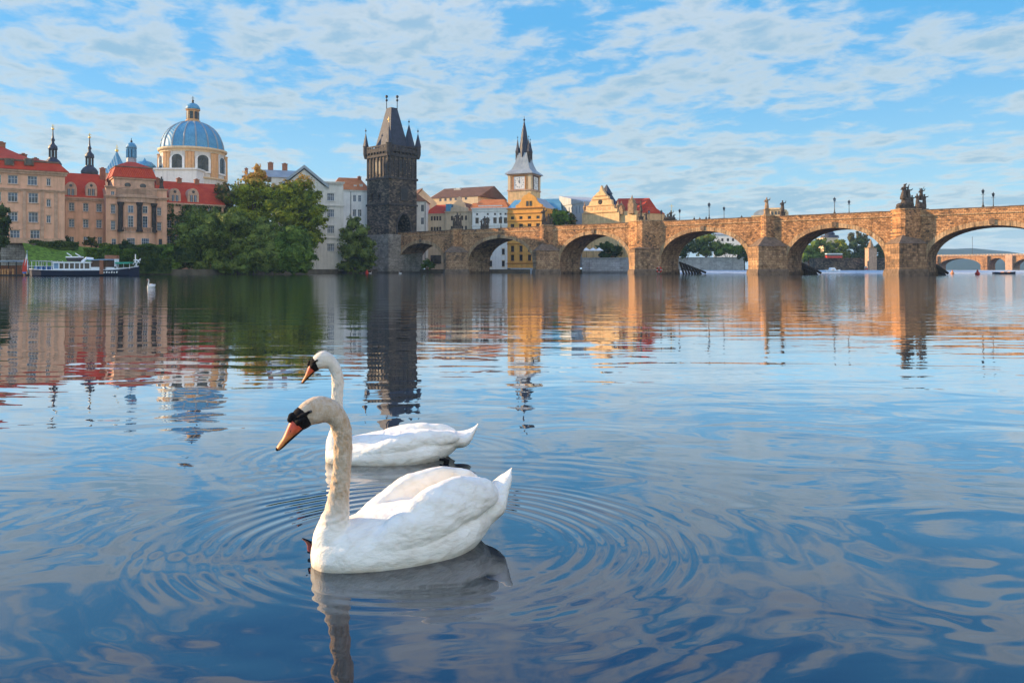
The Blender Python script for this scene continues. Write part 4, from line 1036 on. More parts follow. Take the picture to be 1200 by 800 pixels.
def bridge():
    r = thing('stone_bridge', 'long old stone arch bridge with pointed piers crossing the river', 'bridge', (B0.x,B0.y,0), BR)
    zs = 3.0
    def curve(a, n=28):
        x0, x1, zc = a; m_ = (x0+x1)/2; h = (x1-x0)/2
        return [(m_-h*math.cos(math.pi*i/n), zs+(zc-zs)*math.sin(math.pi*i/n)**.92) for i in range(n+1)]
    s0, s1 = -121.0, 104.0
    for y, nm in ((0.0,'near_spandrel_wall'),(BWD,'far_spandrel_wall')):
        mb = MB(); cuts = []
        x = s0
        for a in arches:
            mb.add([(x,y,-1),(a[0],y,-1),(a[0],y,DK),(x,y,DK)], [(0,1,2,3) if y == 0 else (3,2,1,0)])
            c = curve(a)
            for i in range(len(c)-1):
                q = [(c[i][0],y,c[i][1]),(c[i+1][0],y,c[i+1][1]),(c[i+1][0],y,DK),(c[i][0],y,DK)]
                mb.add(q, [(0,1,2,3) if y == 0 else (3,2,1,0)])
            x = a[1]
        mb.add([(x,y,-1),(s1,y,-1),(s1,y,DK),(x,y,DK)], [(0,1,2,3) if y == 0 else (3,2,1,0)])
        mb.build('spandrel_wall', M['bridge'], r)
    for k_, a in enumerate(arches):
        c = curve(a); c = [(a[0],-1)] + c + [(a[1],-1)]
        mb = MB()
        for i in range(len(c)-1):
            mb.add([(c[i][0],0,c[i][1]),(c[i][0],BWD,c[i][1]),(c[i+1][0],BWD,c[i+1][1]),(c[i+1][0],0,c[i+1][1])], [(0,1,2,3)])
        mb.build('arch_vault', M['pierlow'], r)
        c = curve(a, 36); m_ = (a[0]+a[1])/2
        mb = MB()
        for i in range(36):
            (xa,za),(xb,zb_) = c[i], c[i+1]
            def out(x,z_,i_):
                h = (a[1]-a[0])/2; t_ = math.pi*i_/36; nx, nz = -math.cos(t_)/h, math.sin(t_)/(a[2]-zs); l = math.hypot(nx,nz) or 1
                return (x+nx/l*.95, z_+nz/l*.95)
            oa, ob = out(xa,za,i), out(xb,zb_,i+1)
            e = -.10 - .03*((i*7)%3)
            mb.xz([(xa,za),(xb,zb_),ob,oa], e, -.004)
        mb.build('arch_ring', M['ring'], r)
        mb = MB(); mb.box(m_-.45,m_+.45,-.35,-.15,a[2]+.2,a[2]+1.25); mb.build('keystone', M['capstone'], r)
    for i, (s, w, p, bw_, bp) in enumerate(piers):
        for sgn, y0 in ((1,0.0),(-1,BWD)):
            ya = lambda q: y0 - sgn*q
            def tri(g, z0, z1):
                pts = [(s-g,ya(.005)),(s+w/2,ya(p+g)),(s+w+g,ya(.005))]
                return pts if sgn > 0 else pts[::-1]
            mb = MB(); mb.prism(tri(0,0,0), -1, 6.4)
            cw = mb.build('cutwater', M['pierlow'], r)
            mb = MB(); mb.prism(tri(.55,0,0), -1, 0.95, tri(.35,0,0)); mb.prism(tri(.3,0,0), .952, 1.35, tri(.08,0,0)); mb.build('footing', M['capstone'], cw)
            mb = MB(); a_, b_, c_ = (s-.2,ya(.01),6.4),(s+w/2,ya(p+.25),6.4),(s+w+.2,ya(.01),6.4)
            t_ = (s+w/2, ya(.02), 9.6 if bw_ < 8 else 7.6)
            mb.add([a_,b_,c_,t_], [(0,1,3),(1,2,3),(2,1,0)] if sgn > 0 else [(1,0,3),(2,1,3),(0,1,2)])
            mb.build('cutwater_cap', M['capstone'], cw)
            # bay rising from the cutwater up to the parapet
            u0 = s+w/2-bw_/2
            pts = [(u0,ya(.006)),(u0+bw_*.42,ya(bp)),(u0+bw_*.58,ya(bp)),(u0+bw_,ya(.006))]
            if sgn < 0: pts = pts[::-1]
            mb = MB(); mb.prism(pts, 6.0, PT+.02); bay = mb.build('pier_bay', M['bridge'], r)
            g = .15; pts = [(u0-g,ya(.3-.3)),(u0+bw_*.42-g*.3,ya(bp+g)),(u0+bw_*.58+g*.3,ya(bp+g)),(u0+bw_+g,ya(0))]
            if sgn < 0: pts = pts[::-1]
            mb = MB(); mb.prism(pts, PT+.022, PT+.25); mb.build('coping', M['ring'], bay)
    mb = MB(); mb.box(s0,s1,.01,BWD-.01,DK-.8,DK); mb.build('deck', M['pierlow'], r)
    mb = MB(); rnd = random.Random(5)
    x = s0
    while x < s1:
        l = rnd.uniform(2.0,4.2); x2 = min(x+l, s1)
        mb.box(x,x2-.02,.0,.42,DK+.002,PT-.16+rnd.uniform(-.02,.02)); x = x2
    par = mb.build('parapet', M['bridge'], r)
    mb = MB(); x = s0
    while x < s1:
        l = rnd.uniform(1.4,3.2); x2 = min(x+l, s1); mb.box(x,x2-.03,-.10-rnd.uniform(0,.03),.5,PT-.13,PT+.04+rnd.uniform(-.03,.03)); x = x2
    mb.build('coping', M['capstone'], par)
    mb = MB(); mb.box(s0,s1,BWD-.42,BWD,DK+.002,PT); par = mb.build('parapet', M['bridge'], r)
    mb = MB(); mb.box(s0,s1,-.14,-.006,DK-.25,DK-.02); mb.build('string_course', M['ring'], r)
bridge()

# street lamps on the bridge
def lamp_proto():
    r = thing('street_lamp', '', 'street lamp')
    m_ = MB(); m_.lathe(0,0,[(.24,0),(.24,.25),(.13,.35),(.10,.9),(.075,1.0),(.06,2.55),(.10,2.62)],8); m_.tube([(-.35,0,2.45),(.35,0,2.45)],.035,5); m_.build('post', M['iron'], r)
    m_ = MB(); m_.prism([(-.14,-.14),(.14,-.14),(.14,.14),(-.14,.14)],2.62,3.12,[(-.24,-.24),(.24,-.24),(.24,.24),(-.24,.24)]); m_.build('lantern', M['glass'], r)
    m_ = MB(); m_.lathe(0,0,[(.40,3.12),(.16,3.38),(.08,3.4),(.03,3.62)],4,R(45)); m_.build('lantern_cap', M['iron'], r)
    return r
lp = lamp_proto(); first = True
lamps = [(587,0.6,'lamp on the bridge in front of the white house with the orange roof'),
 (760.5,7.0,'small lamp just right of the crucifix pillar on the bridge'),
 (775,9.3,'lamp on the bridge immediately left of the saints group topped by a cross'),
 (796.5,9.3,'lamp on the bridge immediately right of the saints group topped by a cross'),
 (831,0.6,'taller lamp of the pair over the fourth arch, left one'),
 (848.5,9.3,'shorter lamp of the pair over the fourth arch, right one'),
 (978,0.6,'taller lamp of the pair over the fifth arch, left one'),
 (995,9.3,'shorter lamp of the pair over the fifth arch, right one'),
 (1152,0.6,'taller lamp of the pair over the rightmost arch, left one'),
 (1164,9.3,'shorter lamp of the pair over the rightmost arch, right one')]
for px, y, lab in lamps:
    o = lp if first else copy_tree(lp); first = False
    o.location = bw(bs(px,y), y, PT+.04); o.rotation_euler = (0,0,BR); tag(o, 'black ' + lab, 'street lamp', 'street lamps along the bridge')
    if px == 831: o.scale = (1.12,)*3

# ---------------------------------------------------------------- statues
def figure(mb, x, y, z, h, lean=(0,0), arm=1, seed=0):
    """robed standing figure: folds, torso, shoulders, bent arms, neck, head"""
    rn = random.Random(seed); n = 12; v = []; f = []
    prof = [(.17,0),(.175,.12),(.15,.3),(.13,.45),(.115,.55),(.135,.66),(.15,.74),(.13,.80),(.06,.835),(.045,.855),(.062,.89),(.070,.93),(.055,.975),(.01,1.0)]
    for j,(r_,t_) in enumerate(prof):
        for k in range(n):
            a = 2*math.pi*k/n; w_ = 1 + (.16*math.sin(a*4+seed+t_*3) if t_ < .6 else 0)
            flat = .72 if .5 < t_ < .83 else 1
            v.append((x+lean[0]*t_*h+r_*h*w_*math.cos(a), y+lean[1]*t_*h+r_*h*w_*flat*math.sin(a), z+t_*h))
    for j in range(len(prof)-1):
        for k in range(n):
            k2 = (k+1)%n; f.append((j*n+k, j*n+k2, (j+1)*n+k2, (j+1)*n+k))
    f.append(tuple(range(n-1,-1,-1))); f.append(tuple((len(prof)-1)*n+k for k in range(n)))
    mb.add(v, f)
    lx, ly = x+lean[0]*h*.75, y+lean[1]*h*.75
    for s in (-1,1):
        up = arm if s > 0 else -rn.uniform(.2,.6)
        sh = Vector((lx+s*.13*h, ly, z+.76*h)); el = sh + Vector((s*.10*h, -.04*h, (-.13 if up < 0 else .02)*h)); ha = el + Vector((s*.02*h if up > 0 else -s*.09*h, -.08*h, (.16*up if up > 0 else .02)*h))
        mb.tube([sh, el, ha], [.045*h,.038*h,.025*h], 6); mb.ball(tuple(ha), .028*h, n=6, m=4)
def pedestal(root, w, d_, h, mat):
    m_ = MB(); m_.box(-w/2-.15,w/2+.15,-d_/2-.15,d_/2+.15,0,h*.2); m_.box(-w/2,w/2,-d_/2,d_/2,h*.2,h*.85); m_.box(-w/2-.12,w/2+.12,-d_/2-.12,d_/2+.12,h*.85,h); return m_.build('pedestal', M[mat], root)
def statue(px, y, label, H_, kind, mat='bronze', zb=PT+.25, ped=.7):
    s_ = bs(px, y); loc = bw(s_, y, zb)
    r = thing('statue', label, 'statue', loc, 0.0)
    if kind == 'single':
        pedestal(r, 1.0, 1.0, ped, mat); m_ = MB(); figure(m_, 0,0,ped,H_-ped,seed=px); m_.build('figure', M[mat], r, True)
    elif kind == 'group':
        pedestal(r, 2.6, 1.3, ped, mat); h = H_-ped
        for (x,t_,l) in ((-.85,.68,-.1),(0,1.0,0),(.85,.72,.1)):
            m_ = MB(); figure(m_, x,0,ped,h*t_,lean=(l,0),seed=px+x); m_.build('figure', M[mat], r, True)
        m_ = MB(); m_.ball((0,.1,ped+.35),1.25,.55,.45); m_.build('rock_base', M[mat], r, True)
    elif kind == 'cross_group':
        pedestal(r, 3.2, 1.6, ped, mat); h = H_-ped
        for (x,t_,l) in ((-1.15,.52,-.08),(-.5,.72,0),(.25,1.0,.02),(.95,.62,.12)):
            m_ = MB(); figure(m_, x,0,ped,h*t_,lean=(l,0),seed=px+x); m_.build('figure', M[mat], r, True)
        m_ = MB(); m_.tube([(.5,.2,ped),(.5,.2,H_+1.6)],.06,5); m_.box(-.05,1.05,.15,.25,H_+1.05,H_+1.15); m_.build('cross', M['gold'], r)
        m_ = MB(); m_.ball((0,.1,ped+.3),1.6,.7,.6); m_.build('rock_base', M[mat], r, True)
    elif kind == 'tall_left':      # figure with a raised shroud over a wide rocky base, companions below
        pedestal(r, 3.4, 1.6, .5, mat)
        m_ = MB(); m_.ball((-1.0,0,.75),1.0,.8,.55); m_.ball((.1,0,1.15),1.2,.8,.95); m_.ball((-.1,0,1.9),.85,.6,.6); m_.build('rock_base', M[mat], r, True)
        m_ = MB(); figure(m_, -.55,0,2.0,3.2,lean=(.10,0),seed=3); m_.tube([(-.5,0,4.2),(-.1,0,5.0),(.18,0,5.3)],[.22,.2,.05],6); m_.build('figure', M[mat], r, True)
        m_ = MB(); figure(m_, .55,0,1.6,3.0,lean=(-.04,0),seed=8,arm=.4); m_.build('figure', M[mat], r, True)
        m_ = MB(); figure(m_, 1.25,0,.5,2.4,lean=(.02,0),seed=12,arm=.2); m_.build('figure', M[mat], r, True)
    elif kind == 'tall_right':
        pedestal(r, 2.4, 1.5, .6, mat)
        m_ = MB(); m_.ball((-.3,0,1.2),.95,.7,1.0); m_.ball((.5,0,1.0),.7,.6,.7); m_.build('rock_base', M[mat], r, True)
        m_ = MB(); figure(m_, -.65,0,1.4,2.5,lean=(-.06,0),seed=5,arm=.3); m_.build('figure', M[mat], r, True)
        m_ = MB(); figure(m_, .70,0,1.1,2.7,lean=(.04,0),seed=6,arm=.2); m_.build('figure', M[mat], r, True)
        m_ = MB(); figure(m_, .15,.1,2.5,2.6,seed=9,arm=.9); m_.tube([(.2,0,4.4),(.75,0,5.4)],[.12,.03],5); m_.tube([(.0,0,4.4),(-.35,0,5.1)],[.12,.03],5); m_.build('figure', M[mat], r, True)
    elif kind == 'crucifix':
        pedestal(r, 1.2, 1.2, 1.2, mat)
        m_ = MB(); m_.tube([(0,0,1.1),(0,0,H_)],[.32,.16],8); m_.box(-1.1,1.1,-.1,.1,H_-1.15,H_-.95); m_.tube([(-1.1,0,H_-1.05),(-1.35,0,H_-.55)],.1,6); m_.tube([(1.1,0,H_-1.05),(1.35,0,H_-.55)],.1,6); m_.build('cross', M[mat], r)
        m_ = MB(); figure(m_, 0,-.3,H_-3.0,2.1,seed=2,arm=.1); m_.build('figure', M[mat], r, True)
    return r
statue(1061.5, 0.0, 'tall dark statue group with rocky base, left of the pair over the right pier', 5.1, 'tall_left')
statue(1079, 9.6, 'dark three-figure statue with winged top, right of the pair over the right pier', 5.4, 'tall_right')
statue(898.5, -.2, 'sunlit sandstone saint on the parapet above the middle pier', 4.1, 'single', 'statuelit', ped=1.4)
statue(917, 9.6, 'slim blackened saint right of the sunlit sandstone one', 4.1, 'single', ped=1.3)
statue(785, 9.6, 'dark pyramid-shaped saints group topped by a gilt cross', 3.1, 'cross_group')
statue(751, 1.5, 'stone pillar crucifix with short arms beside the red-roofed gabled building', 5.4, 'crucifix')
statue(757, 6.5, 'dark cloaked figure just right of the pillar crucifix', 2.7, 'single', ped=.5)
statue(637, -.4, 'dark robed saint in front of the orange gabled house, left of two', 4.7, 'single', ped=1.2)
statue(642.5, 9.6, 'dark group of saints between the orange gabled house and the round green tree', 4.0, 'group')
statue(536, 0.0, 'dark group of figures on the parapet before the beige scroll-gabled house', 5.0, 'group', ped=1.2)
statue(568, 9.6, 'dark group of figures on the parapet in front of the white house with orange roof', 4.4, 'group', ped=1.0)

# people walking along the bridge, heads and shoulders above the parapet
def person(px, y, label, col, h=1.72, face=0.0):
    m_ = MB(); n = 12
    prof = [(.12,.10,0.0),(.13,.11,.25),(.15,.12,.48),(.17,.12,.55),(.155,.11,.64),(.185,.115,.76),(.20,.11,.81),(.12,.09,.84),(.055,.055,.86),(.055,.06,.875),(.075,.085,.91),(.078,.092,.945),(.06,.07,.985),(.01,.01,1.0)]
    v = []; f = []
    for rx,ry,t_ in prof:
        for k in range(n):
            a = 2*math.pi*k/n; v.append((rx*math.cos(a), ry*math.sin(a), t_*h))
    for j in range(len(prof)-1):
        for k in range(n):
            k2 = (k+1)%n; f.append((j*n+k, j*n+k2, (j+1)*n+k2, (j+1)*n+k))
    f.append(tuple(range(n-1,-1,-1))); f.append(tuple((len(prof)-1)*n+k for k in range(n)))
    m_.add(v, f)
    for s in (-1,1): m_.tube([(s*.19,0,.80*h),(s*.24,.02,.64*h),(s*.22,-.10,.52*h)],[.05,.042,.03],6)
    o = m_.build('person', M[col], None, True)
    o.location = bw(bs(px,y), y, DK); o.rotation_euler = (0,0,BR+face); tag(o, label, 'person', 'people crossing the bridge')
person(813.5, 1.2, 'person in dark coat on the bridge left of the fourth arch lamps', 'black', 1.85)
person(820, 1.6, 'person in brown jacket on the bridge, second left of the fourth arch lamps', 'bronze', 1.75)
person(827.5, 1.0, 'person in blue top standing close to the tall fourth arch lamp', 'navy', 1.8)
person(869, 1.2, 'person in dark clothes on the bridge, left of the sunlit saint', 'black', 1.7)

# ---------------------------------------------------------------- houses behind the bridge
fr = Front(484, 268, 499, 268)
o = fr.thing('narrow_white_house', 'narrow white house with a dark red roof squeezed beside the stone tower', 'house')
H = wins(fr, o, (244,259), (495,), 3.2, 8, ref=495, bars=(1,1)); walls(o, fr.w, 12, 2, fr.z(495,236), M['white'], H)
g = MB(); g.add([(-.2,-.3,fr.z(495,236)),(fr.w+.5,-.3,fr.z(495,236)),(fr.w+.5,12,fr.z(495,236)),(-.2,12,fr.z(495,236)),(-.2,3,fr.z(488,224)-1),(0.4,3,fr.z(488,224)),(-.2,9,fr.z(488,224)-1),(.4,9,fr.z(488,224))],[(0,1,5,4),(1,2,7,5),(2,3,6,7),(4,5,7,6),(3,0,4,6)]); g.build('roof', M['slatebrown'], o)
g = MB(); g.tube([(fr.w-.2,-.12,fr.z(495,237)),(fr.w-.2,-.12,4)],.1,6); g.build('downpipe', M['iron'], o)

fr = Front(503, 296, 560, 286)
o = fr.thing('long_brown_roofed_house', 'large cream-gabled house under a long brown roof, behind the lower beige houses', 'house')
W_ = fr.w; ze = fr.z(530,236.5); zr = fr.z(500,221.5)
x0 = fr.u(503)
H = wins(fr, o, (233.6,), (516,522,528,534,540,546), 3.2, 3.4, ref=530, frame='frame', bars=(1,0))
walls(o, W_, 22, 2, ze+1.6, M['cream'], H)
g = MB(); gable_x(g, 0, W_+1, -.2, 22, ze+1.62, zr+1.0); g.build('roof', M['slatebrown'], o)
g = MB(); g.yz([(-.1,ze-9),(22.1,ze-9),(22.1,ze+1.6),(11,zr+.9),(-.1,ze+1.6)], -.4, -.02); g.build('gable_wall', M['cream'], o)
chimneys(o, [(fr.u(522),9,fr.z(522,223),1.2,3.0),(fr.u(550),9,fr.z(550,226),1.8,1.8)], 'pale')
# its lit gable seen beside the tower
fr2 = Front(486, 284, 509, 287)
o2 = fr2.thing('cream_gable_house', 'cream house end wall with one sloping roof edge, between tower and beige houses', 'house')
g = MB(); zz = lambda px,py: fr2.z(px,py)
g.xz([(0,4),(fr2.w,4),(fr2.w+1.0,zz(509,238)),(fr2.u(495),zz(495,222)),(0,zz(486,232))], 0, 4); g.build('wall', M['cream'], o2)
g = MB(); g.xz([(0,zz(486,232)),(fr2.u(495),zz(495,222)),(fr2.u(495),zz(495,222)+.5),(0,zz(486,232)+.5)], -.3, 8); g.build('roof', M['slatebrown'], o2)

fr = Front(498, 276, 522, 274)
o = fr.thing('red_roofed_beige_house', 'beige house with two rows of dark windows and a small red roof', 'house')
W_ = fr.w; ze = fr.z(510,251)
H = wins(fr, o, (256,268.5), (506,509.3,512.5,515.8), 2.6, 5.4, ref=510, frame='darkframe', gl='darkglass', bars=(1,1))
walls(o, W_, 12, -1, ze, M['beige'], H); cornice(o, 0, W_, ze+.2, .3, .4, 'beige')
g = MB(); hip(g, -.5, W_+.3, -.4, 12, ze+.21, fr.z(512,238.8), 3.2, 5, sx=.8); g.build('roof', M['red'], o)
g = MB(); H2 = fr.z(510,304); g.box(fr.u(505),fr.u(517),-.3,-.02,fr.z(510,309),fr.z(510,299)); g.build('garage_opening', M['darkglass'], o)

fr = Front(522, 273, 553, 270)
o = fr.thing('scroll_gabled_house', 'beige house with a curved pointed gable and dark windows behind the bridge', 'house')
W_ = fr.w; ze = fr.z(538,248)
H = wins(fr, o, (255.5,267.5), (529.5,537,541.5,546), 2.8, 5.6, ref=538, frame='darkframe', gl='darkglass', bars=(0,1))
walls(o, W_, 14, -1, ze, M['beige'], H); cornice(o, 0, W_, ze+.2, .3, .5, 'beige')
g = MB(); P = [(528,248),(549,248),(548,244),(545,243),(544,239),(541,237),(539.5,232),(538,231),(536.5,232),(534.5,237),(531.5,239),(531,243),(528.5,244)]
g.xz([(fr.u(a),fr.z(538,b)+.2) for a,b in P], -.05, 1.0); g.build('gable', M['beige'], o)
g = MB(); gable_y(g, fr.u(529), fr.u(548), .9, 13, ze+.21, fr.z(538,236)); g.build('roof', M['slatebrown'], o)
g = MB(); g.box(fr.u(522),fr.u(528.5),.3,9,ze+.22,fr.z(524,239)); g.build('glass_dormer', M['copper'], o)
g = MB(); hip(g, fr.u(548), W_+.5, .3, 10, ze+.21, fr.z(550,237), .4, 4, sx=.2); g.build('side_roof', M['orange_tile'], o)

fr = Front(553.5, 268, 594.5, 266)
o = fr.thing('orange_roofed_white_house', 'white classical house with a pitted orange tile roof left of the orange house', 'house')
W_ = fr.w; ze = fr.z(570,244.5)
H = wins(fr, o, (251,), (559,571.5,580,586.5,592.3), 3, 3, ref=570, frame='frame', gl='darkglass', bars=(0,0))
H += wins(fr, o, (258.5,), (559,571.5,580,586.5,592.3), 4, 6.6, ref=570, frame='darkframe', gl='darkglass', bars=(1,1), sill='white')
H += wins(fr, o, (295,309), (589.8,), 3.4, 7, ref=570, frame='darkframe', gl='darkglass', bars=(1,1), sill='cream')
H += wins(fr, o, (295,309), (575,), 3.4, 7, ref=570, frame='darkframe', gl='darkglass', bars=(1,1), sill='cream')
walls(o, W_, 15, fr.z(570,315.5), ze, M['white'], H)
for q in (247,264): cornice(o, 0, W_, fr.z(570,q), .25, .35, 'white', name='string_course')
cornice(o, 0, W_, ze+.25, .4, .6, 'white')
g = MB(); g.box(fr.u(560),fr.u(588),.6,1.4,ze+.26,fr.z(570,240.5)); g.build('attic', M['white'], o)
g = MB(); hip(g, -.3, W_+.3, -.3, 15, ze+.27, fr.z(570,232), 2.6, 6, sx=2.4); g = g.build('roof', M['orange_tile'], o)
g = MB(); g.box(fr.u(553.5),fr.u(594.5),.4,14,-1,fr.z(570,315.6)); g.build('waterside_base', M['darkwood'], o)
g = MB(); g.box(fr.u(590.5),fr.u(593.4),-.2,.3,-1,fr.z(570,315.6)); g.build('base_pillar', M['palewall'], o)

fr = Front(594.6, 266, 638, 260)
o = fr.thing('orange_gabled_house', 'bright orange renaissance house with a scrolled gable and black windows down to the water', 'house')
W_ = fr.w; ze = fr.z(615,244)
H = wins(fr, o, (255,), (600.5,610.5,620.5,630.5), 4.0, 3.6, ref=615, frame='darkframe', gl='darkglass', bars=(0,0))
H += wins(fr, o, (264.5,), (600.5,610.5,620.5,630.5), 4.6, 4.6, ref=615, frame='darkframe', gl='darkglass', bars=(1,0))
H += wins(fr, o, (291.5,302), (600.5,610.5,620.5,630.5), 4.4, 6.6, ref=615, frame='darkframe', gl='darkglass', bars=(1,1), sill='ochretrim')
walls(o, W_, 14, fr.z(615,314), ze, M['ochre'], H)
for q in (249.5,258.5,270.5,285,308): cornice(o, 0, W_, fr.z(615,q), .22, .3, 'ochretrim', name='string_course')
cornice(o, 0, W_, ze+.2, .35, .5, 'ochretrim')
P = [(605,244),(636,244),(636,241),(632,239),(629.5,236),(628,232),(625,229.5),(622.5,228.5),(621,226.5),(619.5,226.5),(618,228.5),(615,229.5),(612.5,232),(611,236),(608.5,239),(605,241)]
g = MB(); g.xz([(fr.u(a)-.2,fr.z(620,b)+.2) for a,b in P], -.05, 1.0); gb = g.build('gable', M['ochre'], o)
for px in (618,622):
    q = MB(); q.box(fr.u(px)-.42,fr.u(px)+.42,-.12,-.055,fr.z(620,241.5),fr.z(620,235.5)); q.build('pane', M['darkglass'], gb)
g = MB(); g.box(fr.u(606),fr.u(635),-.14,-.06,fr.z(620,243.4),fr.z(620,242.8)); g.build('gable_moulding', M['ochretrim'], gb)
g = MB(); gable_y(g, fr.u(607), fr.u(634), .9, 14, ze+.21, fr.z(620,230)); g.build('roof', M['leadroof'], o)
g = MB(); hip(g, -.3, fr.u(608), .3, 13, ze+.21, fr.z(600,233), .6, 5, sx=.5); g.build('side_roof', M['copper'], o)
g = MB(); g.box(0,W_,-.25,10,-1,fr.z(615,314)); g.build('waterside_base', M['grey'], o)
g = MB(); pts = [(fr.u(595.5),fr.z(598,321)),(fr.u(603.5),fr.z(598,321)),(fr.u(603),fr.z(598,318)),(fr.u(601),fr.z(598,315.8)),(fr.u(598),fr.z(598,314.8)),(fr.u(595.5),fr.z(598,314.6))]
g.xz(pts, -.5, -.27); g.build('water_gate', M['darkwood'], o)

# clock tower
def clock_tower():
    Yc = 276.0; xc = PX(622.3, Yc); th = R(-23.5); w = 9.1
    dv = Vector((math.cos(th), math.sin(th))); L = Vector((xc,Yc)) - dv*w
    r = thing('clock_water_tower', 'square sandstone water tower with white clock faces and a flared slate spire', 'clock tower', (L.x,L.y,0), th)
    z = lambda py: PZ(py, Yc)
    mb = MB(); mb.box(0,w,0,w,0,z(222.3)); mb.build('lower_shaft', M['yellow'], r)
    mb = MB(); mb.box(.15,w-.15,.15,w-.15,z(222.3)+.01,z(203)); mb.build('clock_stage', M['orangestone'], r)
    for q,e in ((222.3,.25),(203.6,.3)):
        mb = MB(); mb.box(-e,w+e,-e,w+e,z(q)-.2,z(q)+.25); mb.build('cornice', M['tantrim'], r)
    for i,x in enumerate((.55,w-.55)):
        mb = MB(); mb.box(x-.5,x+.5,-.12,.14,z(221.5),z(204.5)); mb.build('corner_pilaster', M['cream'], r)
    mb = MB(); mb.box(w-.14,w+.12,.05,1.1,z(221.5),z(204.5)); mb.box(w-.14,w+.12,w-1.05,w-.05,z(221.5),z(204.5)); mb.build('corner_pilaster', M['cream'], r)
    for face in (0,1):
        x0 = w/2; zz = z(213.6); hw = 2.15
        c = MB(); c.box(-hw,hw,-.06,.1,-hw*1.05,hw*1.05); c = c.build('clock_face', M['white'], r)
        c.location = (x0,0,zz) if face == 0 else (w,x0,zz); c.rotation_euler = (0,0,0 if face == 0 else R(90))
        num = ['XII','I','II','III','IV','V','VI','VII','VIII','IX','X','XI']
        for i in range(12):
            a = R(90-30*i)
            cu = bpy.data.curves.new('numeral','FONT'); cu.body = num[i]; cu.size = .62; cu.align_x='CENTER'; cu.align_y='CENTER'; cu.extrude = .01
            t_ = bpy.data.objects.new('t', cu); C.objects.link(t_)
            dg = bpy.context.evaluated_depsgraph_get(); me = bpy.data.meshes.new_from_object(t_.evaluated_get(dg)); bpy.data.objects.remove(t_)
            me.materials.clear(); me.materials.append(M['black'])
            n_ = link('numeral', me, c); n_.location = (1.65*math.cos(a), -.075, 1.65*math.sin(a)); n_.rotation_euler = (R(90),0,0); n_.scale = (.75,1,1)
        h_ = MB(); h_.xz([(-.12,-.2),(.12,-.2),(.05,1.35),(-.05,1.35)], -.13, -.10); h_.xz([(.1,-.12),(.2,.05),(-.55,1.0),(-.62,.93)], -.17, -.14); h_.build('clock_hand', M['black'], c)
        fr_ = MB()
        for (a,b_,cc,dd) in ((-hw-.35,-hw,-hw*1.15,hw*1.15),(hw,hw+.35,-hw*1.15,hw*1.15)): fr_.box(a,b_,-.16,.1,cc,dd)
        fr_.box(-hw-.35,hw+.35,-.2,.1,-hw*1.3,-hw*1.15); fr_.box(-hw-.35,hw+.35,-.2,.1,hw*1.15,hw*1.3); fr_.build('clock_frame', M['darkframe'] if face else M['ochretrim'], c)
    # roof: flared skirt, octagonal neck, needle
    k = Yc/F
    sk = MB(); hw0 = w/2+.9; n = 4
    prof = [(hw0*1.414,z(203)),(hw0*1.38,z(201.8)),(5.0,z(197)),(3.8,z(190)),(3.0,z(183)),(2.55,z(177))]
    sk.lathe(w/2,w/2,prof,4,R(45)); sk.build('roof_skirt', M['leadroof'], r)
    nd = MB(); nd.lathe(w/2,w/2,[(2.2,z(182)),(2.1,z(176)),(1.65,z(165)),(1.05,z(152)),(.12,z(138))],8); nd.build('spire', M['slate'], r)
    f_ = MB(); f_.tube([(w/2,w/2,z(138.5)),(w/2,w/2,z(132.5))],.08,5); f_.ball((w/2,w/2,z(136.8)),.4); f_.build('finial', M['iron'], r)
    for (dx_,dy_,tp) in ((-2.1,-1.2,157),(2.2,-1.0,157),(-1.2,2.0,159),(1.6,2.0,159)):
        x,y = w/2+dx_, w/2+dy_
        t_ = MB(); t_.lathe(x,y,[(.35,z(191)),(.75,z(187)),(.85,z(185)),(.85,z(176)),(1.0,z(175.4))],6); t_ = t_.build('spire_turret', M['darktrim'], r)
        c = MB(); c.lathe(x,y,[(1.0,z(175.4)),(.55,z(170)),(.08,z(tp+3))],6); c.build('turret_spire', M['slate'], t_)
        c = MB(); c.tube([(x,y,z(tp+4)),(x,y,z(tp-1))],.05,4); c.ball((x,y,z(tp+1)),.22); c.build('finial', M['iron'], t_)
clock_tower()

fr = Front(590, 292, 640, 288)
o = fr.thing('blue_glass_roofed_building', 'low building with a sloping bright blue roof right of the orange gable', 'building')
walls(o, fr.w+6, 14, 2, fr.z(640,247), M['ochre'])
g = MB(); hip(g, 0, fr.u(658), -.3, 14, fr.z(640,247), fr.z(640,231.5), 1.0, 6, sx=1.5); g.build('roof', M['copper'], o)
fr = Front(656, 292, 684, 276)
o = fr.thing('grey_modern_building', 'plain pale grey modern building with tall narrow windows behind the round tree', 'building')
W_ = fr.w; g = MB()
ztl, ztr = fr.z(658,229.5), fr.z(683,236)
zt_ = min(ztl, ztr)
H = wins(fr, o, (247,), (659,663,667,671,675,679), 1.7, 9, ref=668, frame='grey', bars=(0,0))
walls(o, W_, 18, 2, fr.z(668,240), M['grey'], H)
g = MB(); g.xz([(0,fr.z(668,240)+.003),(W_,fr.z(668,240)+.003),(W_,ztr),(0,ztl)], -.25, 18); g.build('parapet', M['grey'], o)

